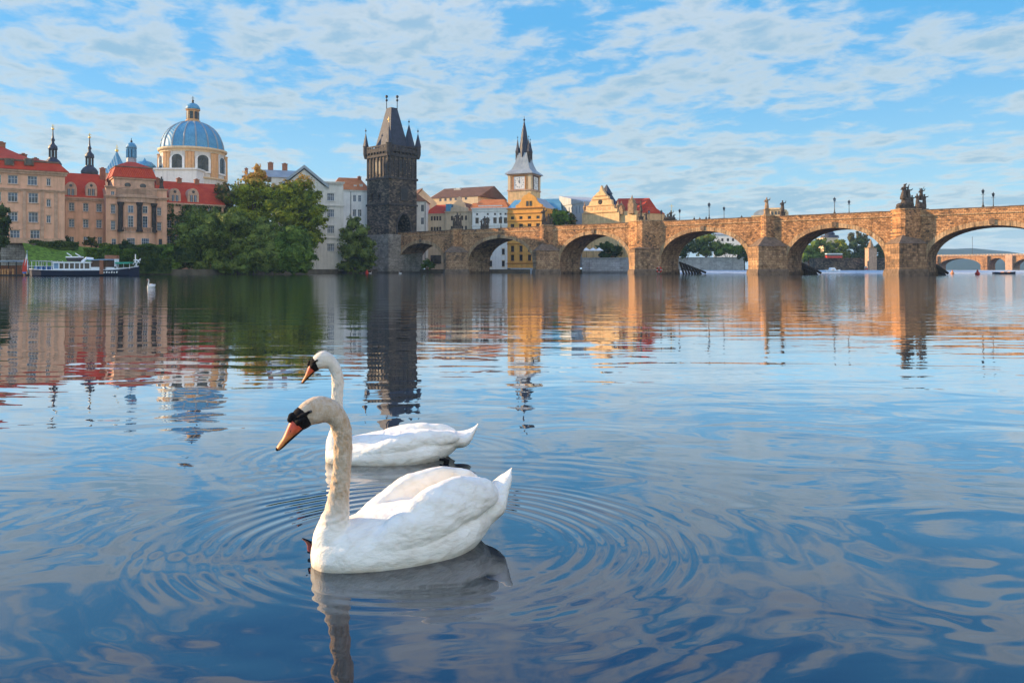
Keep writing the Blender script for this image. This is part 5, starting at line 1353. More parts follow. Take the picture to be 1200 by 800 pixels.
# yellow gothic gabled hall
fr = Front(682, 272, 725.5, 262)
o = fr.thing('stepped_gable_hall', 'yellow sandstone hall with an ornate stepped gable and bright red roof', 'building')
W_ = fr.w; zb0 = fr.z(700,249)
walls(o, W_, 22, 2, zb0, M['yellow'])
P = [(684,249),(723.5,249),(723,246),(720,245),(719,241),(717,240),(716.5,235),(713,233.5),(712.5,230.5),(710,229),(708.5,226.5),(706.5,224),(704.5,217.5),(702.5,224),(699,226.5),(697,229),(694.5,230.5),(694,234),(691.5,236),(690,240),(687,241.5),(686.5,246),(684,247)]
g = MB(); g.xz([(fr.u(a),fr.z(703,b)) for a,b in P], -.08, 1.2); gb = g.build('gable', M['yellow'], o)
for q in (249,241,233.5,229.5):
    a = {249:(684,723.5),241:(688,719),233.5:(693,714.5),229.5:(696.5,710.5)}[q]
    c = MB(); c.box(fr.u(a[0]),fr.u(a[1]),-.32,-.085,fr.z(703,q)-.15,fr.z(703,q)+.15); c.build('moulding', M['orangestone'], gb)
for px in (693,699,703,708,714):
    c = MB(); c.box(fr.u(px)-.5,fr.u(px)+.5,-.14,-.085,fr.z(703,246.5),fr.z(703,242.8)); c.build('niche', M['orangestone'], gb)
c = MB(); c.ball((fr.u(703.5),-.1,fr.z(703,236.8)),.9,.12,.9); c.build('oculus', M['darktrim'], gb)
for px in (684.5,723.5):
    c = MB(); c.lathe(fr.u(px),.4,[(.5,fr.z(703,249)),(.4,fr.z(703,245)),(.7,fr.z(703,242)),(.25,fr.z(703,239)),(.05,fr.z(703,235))],8); c.build('corner_urn', M['statuelit'], gb)
g = MB(); gable_y(g, fr.u(690), fr.u(719), 1.1, 6, zb0, fr.z(703,224)); g.lathe(fr.u(705),3.2,[(2.2,fr.z(703,227)),(.15,fr.z(703,215.8))],4,R(45)); g.build('gable_roof', M['slate'], o)
g = MB(); u0,u1 = fr.u(708), fr.u(745)
g.add([(u0,2,zb0),(u1,2,zb0),(u1,16,zb0),(u0,16,zb0),(u0,9,fr.z(715,230)),(u1,9,fr.z(730,231))],[(0,1,5,4),(2,3,4,5),(0,4,3),(1,2,5),(3,2,1,0)]); g.build('main_roof', M['red'], o)
g = MB(); g.box(W_,fr.u(744),1.0,14,2,zb0); g.build('side_wall', M['yellow'], o)
for px,py in ((726,236),(738.5,229)):
    g = MB(); x_ = fr.u(px); s_ = 1.0; g.box(x_-1.1,x_+1.1,.2,2.6,zb0-1,fr.z(px,py+9)); g.box(x_-.75,x_+.75,.2,2.4,fr.z(px,py+9),fr.z(px,py+5)); g.lathe(x_,1.2,[(.7,fr.z(px,py+5)),(.8,fr.z(px,py+4)),(.25,fr.z(px,py+2)),(.05,fr.z(px,py-1))],8); g.build('side_gable', M['statuelit'], o)
fr = Front(742, 262, 752, 258)
o = fr.thing('low_red_roofed_house', 'small dull red roofed house between the gabled hall and the crucifix', 'house')
walls(o, fr.w, 10, 2, fr.z(746,250), M['orangestone']); g = MB(); hip(g, -.2, fr.w+.2, -.2, 10, fr.z(746,250), fr.z(746,243), .6, 4); g.build('roof', M['red'], o)

# theatre roof far behind the fourth pier
fr = Front(880, 520, 915, 510)
o = fr.thing('domed_theatre', 'distant pale theatre block with a curved grey roof behind the middle pier', 'building')
W_ = fr.w; g = MB(); g.box(fr.u(897),W_,0,25,2,fr.z(900,246)); g.box(fr.u(899),fr.u(914),-1,24,fr.z(900,246),fr.z(900,244)); g.box(0,fr.u(897)-.01,1,25,2,fr.z(900,252)); g.build('wall', M['yellow'], o)
for px in (905,909,913):
    g = MB(); g.box(fr.u(px)-.7,fr.u(px)+.7,-.2,-.02,fr.z(900,252),fr.z(900,248)); g.build('pane', M['darkglass'], o)
g = MB(); u0,u1 = fr.u(882), fr.u(897); g.xz([(u0,fr.z(890,252))]+[(u1-.1,fr.z(890,252))]+[(u1-.1-(u1-u0)*math.sin(R(a)), fr.z(890,252)+(fr.z(890,245)-fr.z(890,252))*math.cos(R(a))) for a in range(0,90,10)], 2, 24); g.build('curved_roof', M['leadroof'], o)
# ---------------------------------------------------------------- trees
def leaf_cloud(blobs, n, size, rs, core=0.62, squash=1.0):
    """blobs: (x,y,z,rx,ry,rz). Leaf sprays through each blob's outer volume plus a loose inner mass."""
    V = []; 
    vol = np.array([b[3]*b[4]+b[3]*b[5] for b in blobs]); cnt = np.maximum((n*vol/vol.sum()).astype(int), 20)
    for b, c in zip(blobs, cnt):
        m_ = max(14, int(c/38)); cd = rs.normal(size=(m_,3)); cd /= np.linalg.norm(cd,axis=1)[:,None]
        ids = rs.randint(0,m_,c); q_ = rs.normal(size=(c,3)); q_ /= np.linalg.norm(q_,axis=1)[:,None]
        sub_r = rs.uniform(.22,.42,m_)[ids][:,None]
        d_ = cd[ids]*(1-sub_r*.55) + q_*sub_r*rs.uniform(.55,1.0,(c,1))
        # lumpy outline
        ph = rs.uniform(0,6.28,3)
        lump = 1 + .16*np.sin(d_[:,0]*5+ph[0])*np.sin(d_[:,2]*6+ph[1]) + .12*np.sin(d_[:,1]*7+ph[2]+d_[:,2]*4)
        rad = lump*rs.uniform(.93,1.03,c)
        stray = rs.random(c) < .04; rad = np.where(stray, rad*1.10, rad)
        p = d_*rad[:,None]*np.array(b[3:6]) + np.array(b[:3])
        nrm = d_*.4 + q_*.9 + rs.normal(size=(c,3))*.45 + np.array([0,0,.2]); nrm /= np.linalg.norm(nrm,axis=1)[:,None]
        t1 = np.cross(nrm, rs.normal(size=(c,3))); t1 /= np.linalg.norm(t1,axis=1)[:,None]; t2 = np.cross(nrm, t1)
        s = size*rs.uniform(.5,1.35,c)[:,None]
        q = np.stack([p+t1*s, p+t2*s*.55, p-t1*s, p-t2*s*.55], 1)
        V.append(q.reshape(-1,3))
    V = np.concatenate(V); nf = len(V)//4
    F_ = [tuple(range(4*i,4*i+4)) for i in range(nf)]
    vs = [tuple(x) for x in V.tolist()]
    for b in blobs:
        o = len(vs); ball = MB(); ball.ball(b[:3], b[3]*core, b[4]*core, b[5]*core, 9, 6)
        vs += ball.v; F_ += [tuple(o+i for i in f) for f in ball.f]
    me = bpy.data.meshes.new('crown'); me.from_pydata(vs, [], F_); me.update(); return me
def tree(label, px, Y, base_py, clumps, mat, n=5000, size=.34, name='tree', group=None, seed=1, trunk=.35, gz=None, cat='tree', flat=.8, jitter=.35, core=.72):
    """clumps: photo-measured (px, py, radius_px) of the crown's lobes, spread in depth round the trunk"""
    rs = np.random.RandomState(seed); k = Y/F
    bx = PX(px, Y); z0 = LZ if gz is None else gz
    r = thing(name, label, cat, (bx, Y, z0), 0, group)
    blobs = []
    for i, c in enumerate(clumps):
        rr = c[2]*k; dy = rs.uniform(-1,1)*rr*jitter*2
        y_ = Y+dy
        blobs.append((PX(c[0],y_)-bx, dy, PZ(c[1],y_)-z0, rr, rr*.9, rr*(c[3] if len(c) > 3 else flat)))
    me = leaf_cloud(blobs, n, size, rs, core); me.materials.append(M[mat]); link('crown', me, r)
    tr = MB(); top = max(b[2] for b in blobs)*.7
    tr.tube([(0,0,-.6),(.1,0,top*.25),(-.1,.1,top*.55),(.05,0,top)], [trunk*1.3,trunk,trunk*.75,trunk*.3], 8)
    for b in blobs[:8]:
        h0 = min(max(top*.3, .3), b[2]*.7) if b[2] > 1 else .2
        tr.tube([(0,0,h0),(b[0]*.5,b[1]*.5,(h0+b[2])*.55),(b[0]*.9,b[1]*.9,b[2])], [trunk*.5,trunk*.3,trunk*.12], 6)
    tr.build('trunk', M['bark'], r, True)
    return r
GT = 'trees on the left bank'
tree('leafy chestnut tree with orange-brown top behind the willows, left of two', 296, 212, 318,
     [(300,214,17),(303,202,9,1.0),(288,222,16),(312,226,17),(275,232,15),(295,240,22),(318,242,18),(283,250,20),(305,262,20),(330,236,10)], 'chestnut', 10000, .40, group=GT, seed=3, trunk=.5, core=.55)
tree('rounded chestnut tree with sun-tinted orange crown nearest the pale pedimented house', 350, 208, 318,
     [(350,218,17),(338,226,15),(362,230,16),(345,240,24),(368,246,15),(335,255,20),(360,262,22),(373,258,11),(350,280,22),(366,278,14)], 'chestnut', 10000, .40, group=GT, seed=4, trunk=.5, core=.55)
tree('small brownish tree in front of the red ivy wing roof, left of the chestnuts', 262, 214, 318,
     [(262,222,10),(252,232,9),(268,232,13),(258,244,14),(246,240,7),(270,250,13)], 'olive', 3000, .36, group=GT, seed=5)
tree('dark domed willow at the water edge, leftmost of the four shore willows', 232, 190, 320,
     [(232,255,15),(246,260,17),(216,268,13),(240,275,20),(222,285,17),(212,298,13),(228,302,17),(248,297,18),(236,312,15,.6),(208,311,10,.7)], 'willow', 9000, .33, group=GT, seed=6)
tree('dark domed willow at the water edge, second from the left', 272, 189, 320,
     [(270,258,16),(284,268,18),(262,275,17),(280,288,20),(266,298,18),(288,303,17),(272,312,16,.6),(256,312,12,.6),(290,314,12,.6)], 'willow', 8500, .33, group=GT, seed=7)
tree('dark domed willow at the water edge, third from the left', 312, 188, 320,
     [(310,268,16),(322,278,17),(300,280,16),(316,292,20),(302,300,17),(328,302,16),(312,313,17,.5),(330,314,10,.6)], 'willow', 8000, .33, group=GT, seed=8)
tree('lighter green willow at the water edge beside the pale stone house, rightmost of four', 346, 187, 320,
     [(344,276,15),(334,288,15),(354,286,15),(345,298,19),(360,300,12),(336,308,14),(355,312,13,.6),(342,315,12,.5)], 'midleaf', 7500, .33, group=GT, seed=9)
tree('bushy dark green tree at the foot of the stone tower', 416, 226, 320,
     [(414,262,11),(424,272,10),(408,276,12),(420,284,15),(432,286,9),(410,294,14),(428,298,13),(416,308,14),(433,308,8),(404,312,9,.7),(425,314,10,.5)], 'willow', 8000, .36, group=GT, seed=10)
tree('dark tree cropped by the left edge in front of the corner block', -2, 158, 318,
     [(0,247,10),(6,258,7),(-8,262,13),(2,270,11),(-5,282,12),(4,281,6)], 'darkleaf', 4000, .30, group=GT, seed=11, gz=1.3)
tree('round fresh green tree right of the orange gabled house', 655, 262, 262,
     [(652,251,7.5),(660,250,6),(648,257,6),(656,258,8),(664,257,6),(655,264,8)], 'midleaf', 3000, .34, seed=12, group='trees behind the bridge')
tree('thin brownish tree right of the round green tree', 671, 266, 262,
     [(670,253,3.5,1.3),(672,259,4.5,1.2),(668,263,5)], 'olive', 900, .30, seed=13, group='trees behind the bridge')
tree('shrub under the first arch beside the stone tower', 501, 247, 318, [(501,308,6),(497,312,4),(505,312,5)], 'midleaf', 900, .30, seed=14, name='shrub', cat='shrub', trunk=.12, gz=.3)
def bush(label, px, Y, clumps, mat='midleaf', n=1200, size=.28, seed=20, gz=None, name='shrub', group='shrubs on the palace terrace'):
    return tree(label, px, Y, 300, clumps, mat, n, size, name, group, seed, .1, gz, 'shrub', .75)
bush('pale bare-looking shrub against the wing wall behind the boat', 107, 187, [(107,281,5),(103,285,5),(111,286,5)], 'olive', 1100, .22, 21, 6.0)
bush('dark shrub at the corner block foot, under its right edge', 79, 178, [(79,281,3.4,1.5),(82,285,3.5)], 'darkleaf', 700, .22, 22, 6.0)
bush('green shrub at the foot of the curved bay', 147, 186, [(147,284,4.5),(143,289,5),(152,289,5)], 'darkleaf', 1000, .24, 23, 5.5)
bush('dark creeper mound between the boat stern and the pavilion', 170, 184, [(170,296,11),(160,303,10),(180,303,11),(172,312,12,.7),(186,313,9,.7),(163,313,8,.6)], 'darkleaf', 4200, .28, 24, 1.4)
bush('lighter green shrub at the waterside left of the willows', 196, 183, [(196,303,9),(188,312,7),(203,312,8),(198,293,7)], 'midleaf', 3000, .26, 25, 1.4)
bush('yellowish shrub low on the bank right of the boat', 182, 181, [(182,313,5),(178,316,4,.7)], 'olive', 900, .22, 26, 1.2)
# clipped hedges on the terrace, and the ivy sheet on the wing
def hedge(label, x0, x1, y0, y1, z0, z1, mat, n, seed, name='hedge', size=.22):
    rs = np.random.RandomState(seed); d_ = (Vector((x1,y1))-Vector((x0,y0))); L_ = d_.length; r = thing(name, label, 'hedge', (x0,y0,z0), math.atan2(d_.y,d_.x))
    p = np.stack([rs.uniform(0,L_,n), rs.uniform(-.7,.7,n)*(1), rs.uniform(0,z1-z0,n)], 1)
    top = rs.random(n) < .4; p[top,2] = (z1-z0) + .18*np.sin(p[top,0]*1.3)+rs.normal(size=top.sum())*.1; fr_ = (~top) & (rs.random(n) < .7); p[fr_,1] = -.7+rs.normal(size=fr_.sum())*.08
    nrm = rs.normal(size=(n,3)); nrm /= np.linalg.norm(nrm,axis=1)[:,None]; t1 = np.cross(nrm, rs.normal(size=(n,3))); t1 /= np.linalg.norm(t1,axis=1)[:,None]; t2 = np.cross(nrm,t1)
    s = size*rs.uniform(.6,1.3,n)[:,None]; q = np.stack([p+t1*s,p+t2*s*.6,p-t1*s,p-t2*s*.6],1).reshape(-1,3)
    m_ = MB(); m_.box(.1,L_-.1,-.55,.55,-.5,(z1-z0)-.1); o = len(m_.v); m_.v += [tuple(x) for x in q.tolist()]; m_.f += [tuple(range(o+4*i,o+4*i+4)) for i in range(n)]; m_.mi += [0]*n
    m_.build('foliage', M[mat], r); return r
hedge('upper clipped hedge along the foot of the palace walls', -100,-76.5, 186,192, 5.4,7.2, 'midleaf', 3200, 31)
hedge('lower clipped hedge behind the boat, below the upper one', -98,-80, 180,186, 2.4,4.6, 'ivy', 2600, 32)
hedge('low hedge edging the top of the lawn', -105,-98, 167,173.5, 6.2,7.3, 'ivy', 1500, 33)
hedge('mounded hedge on the slope behind the boat wheelhouse', -94,-88.5, 169,181, 2.6,5.6, 'midleaf', 3000, 36, size=.26)
hedge('creeper-covered bank edge below the lower hedge, behind the boat bow', -90.5,-80, 168,180, .8,3.6, 'ivy', 3400, 35)
hedge('dense hedge on the bank under the pavilion bay', -92,-77, 182,187, 3.4,6.4, 'ivy', 3000, 34)
fr = Front(196, 202.7, 262, 211.7)
rs = np.random.RandomState(40); n = 5200
U = rs.uniform(-.2, fr.w*.95, n); Z = rs.uniform(3, fr.z(225,240.5), n)
keep = np.ones(n, bool)
for px_ in (197.8,206.5,232,246):
    for py_ in (246,263,281): keep &= ~((abs(U-fr.u(px_)) < .62) & (abs(Z-fr.z(206,py_)) < 1.25) & (rs.random(n) < .93))
keep &= ~((Z > fr.z(206,252)) & (U > 1.5) & (U < 3.6) & (rs.random(n) < .8))
U, Z = U[keep], Z[keep]; n = len(U)
p = np.stack([U, -.12-rs.random(n)*.3, Z],1); nrm = rs.normal(size=(n,3))*.6+np.array([0,-1,.3]); nrm /= np.linalg.norm(nrm,axis=1)[:,None]
t1 = np.cross(nrm, rs.normal(size=(n,3))); t1 /= np.linalg.norm(t1,axis=1)[:,None]; t2 = np.cross(nrm,t1); s = .3*rs.uniform(.6,1.3,n)[:,None]
q = np.stack([p+t1*s,p+t2*s*.7,p-t1*s,p-t2*s*.7],1).reshape(-1,3)
m_ = MB(); m_.v = [tuple(x) for x in q.tolist()]; m_.f = [tuple(range(4*i,4*i+4)) for i in range(n)]; m_.mi = [0]*n
o = m_.build('ivy', M['ivy']); o.location = (fr.L.x, fr.L.y, 0); o.rotation_euler = (0,0,fr.rz)
tag(o, 'ivy covering the wall of the palace wing right of the pavilion', 'ivy')

# ---------------------------------------------------------------- banks, walls, shore things
def wall_thing(name, label, pxl, yl, pxr, yr, z0, z1, mat, th=1.2, cap=None):
    fr = Front(pxl, yl, pxr, yr); r = fr.thing(name, label, 'wall')
    m_ = MB(); m_.box(0,fr.w,0,th,z0,z1); m_.build('masonry', M[mat], r)
    m_ = MB(); m_.box(-.1,fr.w+.1,-.15,th+.1,z1,z1+.25); m_.build('coping', M[cap or 'capstone'], r)
    return r
wall_thing('embankment_wall', 'brown stone embankment wall behind the jetty at far left', -90, 163, 40, 166.5, -1, 6.6, 'wallstone', 4)
wall_thing('quay_wall', 'low dark quay wall along the shore under the willows', 168, 178.5, 436, 244, -1, .75, 'darkstone', 1.0)
wall_thing('embankment_wall', 'short pale river wall seen through the third arch', 682, 242, 741, 238.5, -1, 4.7, 'palewall', 2.0, 'palewall')
wall_thing('embankment_wall', 'long pale embankment wall seen through the fourth arch', 790, 352, 872, 350, -1, 6.6, 'palewall', 3.0, 'palewall')
wall_thing('embankment_wall', 'dark far embankment wall under trees seen through the fifth arch', 925, 440, 1046, 440, -1, 8.2, 'wallstone', 3.0)
# cafe parasols and shed behind the short pale wall
for i,(px,lab) in enumerate(((687,'white cafe parasol above the short pale wall, left one'),(695,'white cafe parasol above the short pale wall, middle one'),(702,'white cafe parasol above the short pale wall, right one'))):
    Y = 246; r = thing('parasol', lab, 'parasol', (PX(px,Y),Y,LZ), 0, 'cafe parasols')
    m_ = MB(); m_.tube([(0,0,0),(0,0,6.6)],.06,6); m_.build('pole', M['iron'], r)
    m_ = MB(); m_.lathe(0,0,[(1.5,5.9),(1.46,6.0),(.06,6.9)],8); m_.build('canopy', M['white'], r)
rn = random.Random(9)
def rock(x, y, s, label):
    me = MB(); me.ball((0,0,0), s, s*.7, s*.42, 9, 6)
    me.v = [(a*(1+rn.uniform(-.22,.22)), b*(1+rn.uniform(-.22,.22)), c*(1+rn.uniform(-.2,.2))) for a,b,c in me.v]
    o = me.build('rock', M['rock']); o.location = (x,y,.18); o.rotation_euler = (0,0,rn.uniform(0,3)); tag(o, label, 'rock', 'pale rocks along the willow shore')
fq = Front(168, 177.3, 436, 242.8)
for i in range(26):
    px = 197 + i*7.2 + rn.uniform(-2.5,2.5); Yq = fq.Y(px)-.6
    rock(PX(px,Yq), Yq, rn.uniform(.45,1.0), 'pale flat rock at the waterline under the willows')
# small swans on the far water
def small_swan_mesh():
    m_ = MB()
    section_tube(m_, [((x,0,z),(1,0,0),w_,h_) for x,z,w_,h_ in ((-.52,.26,.02,.02),(-.42,.20,.09,.06),(-.25,.14,.17,.14),(0,.12,.21,.19),(.2,.10,.18,.15),(.33,.08,.10,.10),(.38,.08,.03,.04))], 12)
    m_.tube([(.27,0,.10),(.34,0,.22),(.31,0,.38),(.29,0,.52),(.33,0,.60),(.41,0,.61)], [.085,.06,.045,.042,.05,.04], 8)
    return m_
sm = small_swan_mesh().mesh('body', M['white'], True)
bl = MB(); bl.tube([(.42,0,.605),(.54,0,.57)],[.028,.010],6); bl = bl.mesh('bill', M['bill'])
def small_swan(px, py, head, label, s=1.0, Y=None, grp='small swans along the far shore'):
    Y = Y or F*CH/(py-HY)
    r = thing('distant_swan', label, 'swan', (PX(px,Y),Y,-.03), head, grp); r.scale = (s,s,s); link('body', sm, r); link('bill', bl, r); return r
small_swan(177, 337, R(-95), 'lone white swan seen end-on in open water below the boat stern', .92, grp='small swans on the far water')
for px, hd, lab in ((221.5,R(-100),'tiny upright white swan under the leftmost willow'),(236,R(0),'tiny white swan low in the water right of the first willow swan'),
    (281,R(170),'tiny white swan below the second willow'),(302,R(10),'tiny white swan between the second and third willows'),(310,R(-90),'tiny upright swan below the third willow'),
    (319.5,R(-80),'tiny upright white swan, rightmost of the three under the third willow'),(351,R(180),'tiny bright white swan below the rightmost willow'),
    (370,R(0),'tiny swan at the foot of the pale pedimented house, left one'),(391,R(180),'tiny swan at the foot of the pale pedimented house, right one'),
    (434,R(0),'tiny swan right beside the red buoy near the tower'),(469,R(180),'tiny white swan before the first bridge arch')):
    Yq = (fq.Y(px)-3.5) if px < 436 else 226
    small_swan(px, 0, hd, lab, 1.0, Yq)

def buoy(px, Y, label, mat, s=1.0, kind='ball'):
    r = thing('buoy', label, 'buoy', (PX(px,Y),Y,0)); r.scale = (s,s,s)
    m_ = MB(); m_.ball((0,0,.25),.55,.55,.5); m_.build('float', M[mat], r, True)
    m_ = MB(); m_.lathe(0,0,[(.3,.6),(.22,1.0),(.1,1.25)],8) ; m_.build('top_mark', M[mat], r)
    m_ = MB(); m_.tube([(.12,0,1.2),(0,0,1.3),(-.12,0,1.2)],.03,5); m_.build('ring', M['iron'], r)
buoy(430, 224, 'red buoy at the foot of the stone tower', 'redpaint', .9)
buoy(1145.5, 175, 'red buoy on the water under the rightmost arch', 'redpaint', .95)
buoy(1116, 205, 'pale orange buoy left of the red one under the rightmost arch', 'orangepaint', .85)
r = thing('lifebuoy', 'red ring lifebuoy hanging on the footing of the third pier', 'lifebuoy', bw(bs(772.5,-.9),-.9,1.15), BR)
m_ = MB(); m_.tube([(.62*math.cos(a),0,.62*math.sin(a)) for a in [2*math.pi*i/18 for i in range(19)]], .17, 8); m_.build('ring', M['redpaint'], r, True)
m_ = MB(); [m_.box(.62*math.cos(a)-.2,.62*math.cos(a)+.2,-.2,.2,.62*math.sin(a)-.07,.62*math.sin(a)+.07) for a in (0,math.pi/2,math.pi,-math.pi/2)]; m_.build('band', M['white'], r)

# wooden ice guards behind/upstream of the piers
def ice_guard(s_c, y0, label, n=7, L_=9.0):
    loc = bw(s_c, y0, 0); r = thing('ice_guard', label, 'ice guard', loc, BR); r['group'] = 'timber ice guards at the piers'
    for i in range(n):
        x = i*L_/n
        m_ = MB(); m_.tube([(x,0,-1),(x-1.3,0,3.0-.30*i)],.24,6); m_.tube([(x,1.4,-1),(x-1.3,1.4,3.0-.30*i)],.24,6); m_.build('raking_post', M['darkwood'], r)
    m_ = MB(); m_.tube([(-1.6,.7,3.2),(L_,.7,.35)],.30,7); m_.build('ridge_beam', M['darkwood'], r)
    m_ = MB(); m_.tube([(-1,-.15,1.6),(L_-1.5,-.15,.35)],.18,6); m_.tube([(-1,1.55,1.6),(L_-1.5,1.55,.35)],.18,6); m_.build('side_rail', M['darkwood'], r)
    return r
def guard_at(px, Y, label, L_):
    o = ice_guard(0, 0, label, 7, L_); o.location = (PX(px,Y),Y,0); o.rotation_euler = (0,0,R(-8))
guard_at(803, 208, 'raking black timber ice guard right of the third pier, under the fourth arch', 5.6)
guard_at(943, 186, 'raking black timber ice guard right of the middle pier, under the fifth arch', 4.0)
guard_at(1099, 168, 'raking black timber ice guard right of the right pier, under the last arch', 2.4)

# weir with foam
M['foam'] = paint('weir_foam', (0.42,0.48,0.52), 0.8, 0.25, 1.4, bump=.6)
m_ = MB(); rw = random.Random(2)
P0, P1 = Vector((38,246)), Vector((420,262))
N_ = 160
rows = []
for j,(t_,z_) in enumerate(((-10,.02),(-5,.10),(0,.45),(6,.93),(9,.97))):
    for i in range(N_+1):
        p = P0.lerp(P1, i/N_); m_.v.append((p.x, p.y+t_+rw.uniform(-1.2,1.2)*(j<2), z_+rw.uniform(-.05,.05)))
for j in range(4):
    for i in range(N_): a = j*(N_+1)+i; m_.f.append((a,a+1,a+N_+2,a+N_+1)); m_.mi.append(0)
tag(m_.build('weir_foam', M['foam'], None, True), kind='structure')
m_ = MB(); m_.add([(36,254.5,.95),(422,270.5,.95),(2500,400,.95),(2500,6000,.95),(60,6000,.95),(30,300,.95)],[(0,1,2,3,4,5)]); tag(m_.build('upper_river', M['water']), kind='structure')

# ---------------------------------------------------------------- boats, jetty, flag
def tour_boat():
    Y = 141; k = Y/F; x0 = PX(36,Y); z = lambda py: PZ(py,Y)
    r = thing('tour_boat', 'long navy and white river tour boat moored below the palace lawn', 'boat', (x0,Y,0), 0)
    L_ = PX(163,Y)-x0; X = lambda px: PX(px,Y)-x0
    def sec(x, hw, zt): return [(x,-hw,zt),(x,-hw*.92,.15),(x,-hw*.55,-.6),(x,hw*.55,-.6),(x,hw*.92,.15),(x,hw,zt)]
    S = [(0,.4,1.30),(1.0,1.3,1.25),(3,1.95,1.15),(8,2.1,1.08),(14,2.1,1.1),(17,1.9,1.25),(18.6,1.3,1.5),(L_,.15,1.8)]
    m_ = MB(); v = []; 
    for s in S: v += sec(*s)
    f = []
    for j in range(len(S)-1):
        for i in range(5): f.append((j*6+i,(j+1)*6+i,(j+1)*6+i+1,j*6+i+1))
        f.append((j*6+5,(j+1)*6+5,(j+1)*6,j*6))
    f.append(tuple(range(5,-1,-1))); f.append(tuple((len(S)-1)*6+i for i in range(6)))
    m_.add(v,f); hull = m_.build('hull', M['navy'], r)
    m_ = MB()
    for j in range(len(S)-1):
        a,b_ = S[j],S[j+1]; m_.tube([(a[0],-a[1]-.02,a[2]),(b_[0],-b_[1]-.02,b_[2])],.07,5)
    m_.build('rubbing_strake', M['boatwhite'], hull)
    # blurred white lettering on the bow is read as short strokes
    q = MB(); xx = X(124)
    for i,wd in enumerate((.10,.3,.3,.3,.3,.3,.3,.3)):
        q.box(xx, xx+wd*.6, -2.16,-2.11, .55,.80); 
        if i % 2: q.box(xx, xx+wd, -2.162,-2.111, .80,.87)
        xx += wd+.16
    q.build('name_lettering', M['boatwhite'], hull)
    # open rear deck with awning
    m_ = MB(); 
    for px in (39,44,49,55,61,67): m_.tube([(X(px),-1.7,1.15),(X(px),-1.7,z(305.6))],.05,5); m_.tube([(X(px),1.7,1.15),(X(px),1.7,z(305.6))],.05,5)
    m_.build('awning_post', M['boatwhite'], r)
    m_ = MB(); m_.xz([(X(43),z(305.2)),(X(70),z(306.6)),(X(70),z(307.3)),(X(43),z(306))],-1.9,1.9); m_.build('awning', M['leadroof'], r)
    m_ = MB(); m_.tube([(X(39),-1.8,z(312)),(X(69),-1.8,z(312))],.04,5); m_.build('railing', M['boatwhite'], r)
    m_ = MB(); 
    for px in (46,52,58,64): m_.box(X(px)-.35,X(px)+.35,-1.0,1.0,1.1,1.75)
    m_.build('deck_bench', M['bluepaint'], r)
    # saloon
    m_ = MB(); xa, xb = X(69.5), X(112); zt = z(307)
    cols = [xa]+[X(p) for p in (76,82,88,94,100,105)]+[xb]
    m_.box(xa,xb,-1.85,1.85,1.1,1.35); m_.box(xa-.1,xb+.2,-1.95,1.95,zt-.22,zt)
    for c in cols: m_.box(c-.10,c+.10,-1.86,-1.70,1.35,zt-.22)
    cab = m_.build('saloon', M['boatwhite'], r)
    for i in range(len(cols)-1):
        g = MB(); g.box(cols[i]+.1,cols[i+1]-.1,-1.80,-1.76,1.36,zt-.23); g.build('pane', M['blueroof'] if i == 0 else M['darkglass'], cab)
    m_ = MB(); m_.box(xa+.2,xb-.2,-1.7,1.7,1.36,zt-.24); m_.build('saloon_interior', M['black'], cab)
    m_ = MB(); m_.box(xb+.05,X(126),-1.8,1.8,1.1,z(313)); m_.box(X(129),X(143),-1.6,1.6,1.1,z(313.2)); m_.build('fore_cabin', M['boatwhite'], r)
    m_ = MB(); m_.box(X(139.5),X(141.8),-1.66,-1.61,1.45,1.75); m_.build('porthole', M['darkglass'], r)
    m_ = MB(); m_.xz([(X(109),z(304.2)),(X(133),z(303.6)),(X(133),z(304.8)),(X(109),z(305.4))],-1.8,1.8); m_.build('wheelhouse_roof', M['blueroof'], r)
    m_ = MB(); m_.box(X(112),X(131),-1.5,1.5,z(313),z(305.2)); m_.build('wheelhouse', M['darkframe'], r)
    m_ = MB(); m_.box(X(124),X(128),-2.18,-1.9,.4,z(305)); m_.build('side_door', M['chimney'], r)
    m_ = MB(); m_.box(X(136),X(137.6),-.6,.6,z(313),z(303.5)); m_.build('mast', M['boatwhite'], r)
    m_ = MB(); m_.xz([(X(139),z(307.3)),(X(158),z(307)),(X(157),z(309)),(X(140),z(309.3))],-1.5,1.5); m_.build('bow_awning', M['green_canvas'], r)
    m_ = MB(); [m_.tube([(X(p),-1.3,1.3),(X(p),-1.3,z(309))],.04,5) for p in (141,149,156)]; m_.build('awning_post', M['boatwhite'], r)
    # launch carried on the roof
    m_ = MB(); m_.xz([(X(80),z(301.5)),(X(81),z(305)),(X(82),z(306.4)),(X(93.5),z(306.4)),(X(95.2),z(301.5))],-.8,.8); d_ = m_.build('dinghy', M['black'], r)
    m_ = MB(); m_.box(X(80),X(95.2),-.84,.84,z(301.9),z(300.6)); m_.build('dinghy_cover', M['boatwhite'], d_)
    for a,b_ in (((81,296.5),(86.5,300)),((91,297),(97.5,301))):
        m_ = MB(); m_.tube([(X(a[0]),-.7,z(a[1])),(X(b_[0]),-.7,z(b_[1]))],.09,6); m_.build('davit', M['boatwhite'], r)
    m_ = MB(); m_.tube([(X(98),-.5,z(307)),(X(103),-.4,z(302.6)),(X(110),-.4,z(303.3)),(X(110),-.4,z(306))],.25,7); m_.build('air_vent', M['boatwhite'], r)
    m_ = MB(); m_.box(X(121),X(135),.5,1.5,z(303.5),z(299)); m_.build('deck_house', M['chimney'], r)
    # tangle of white bow ironwork
    m_ = MB()
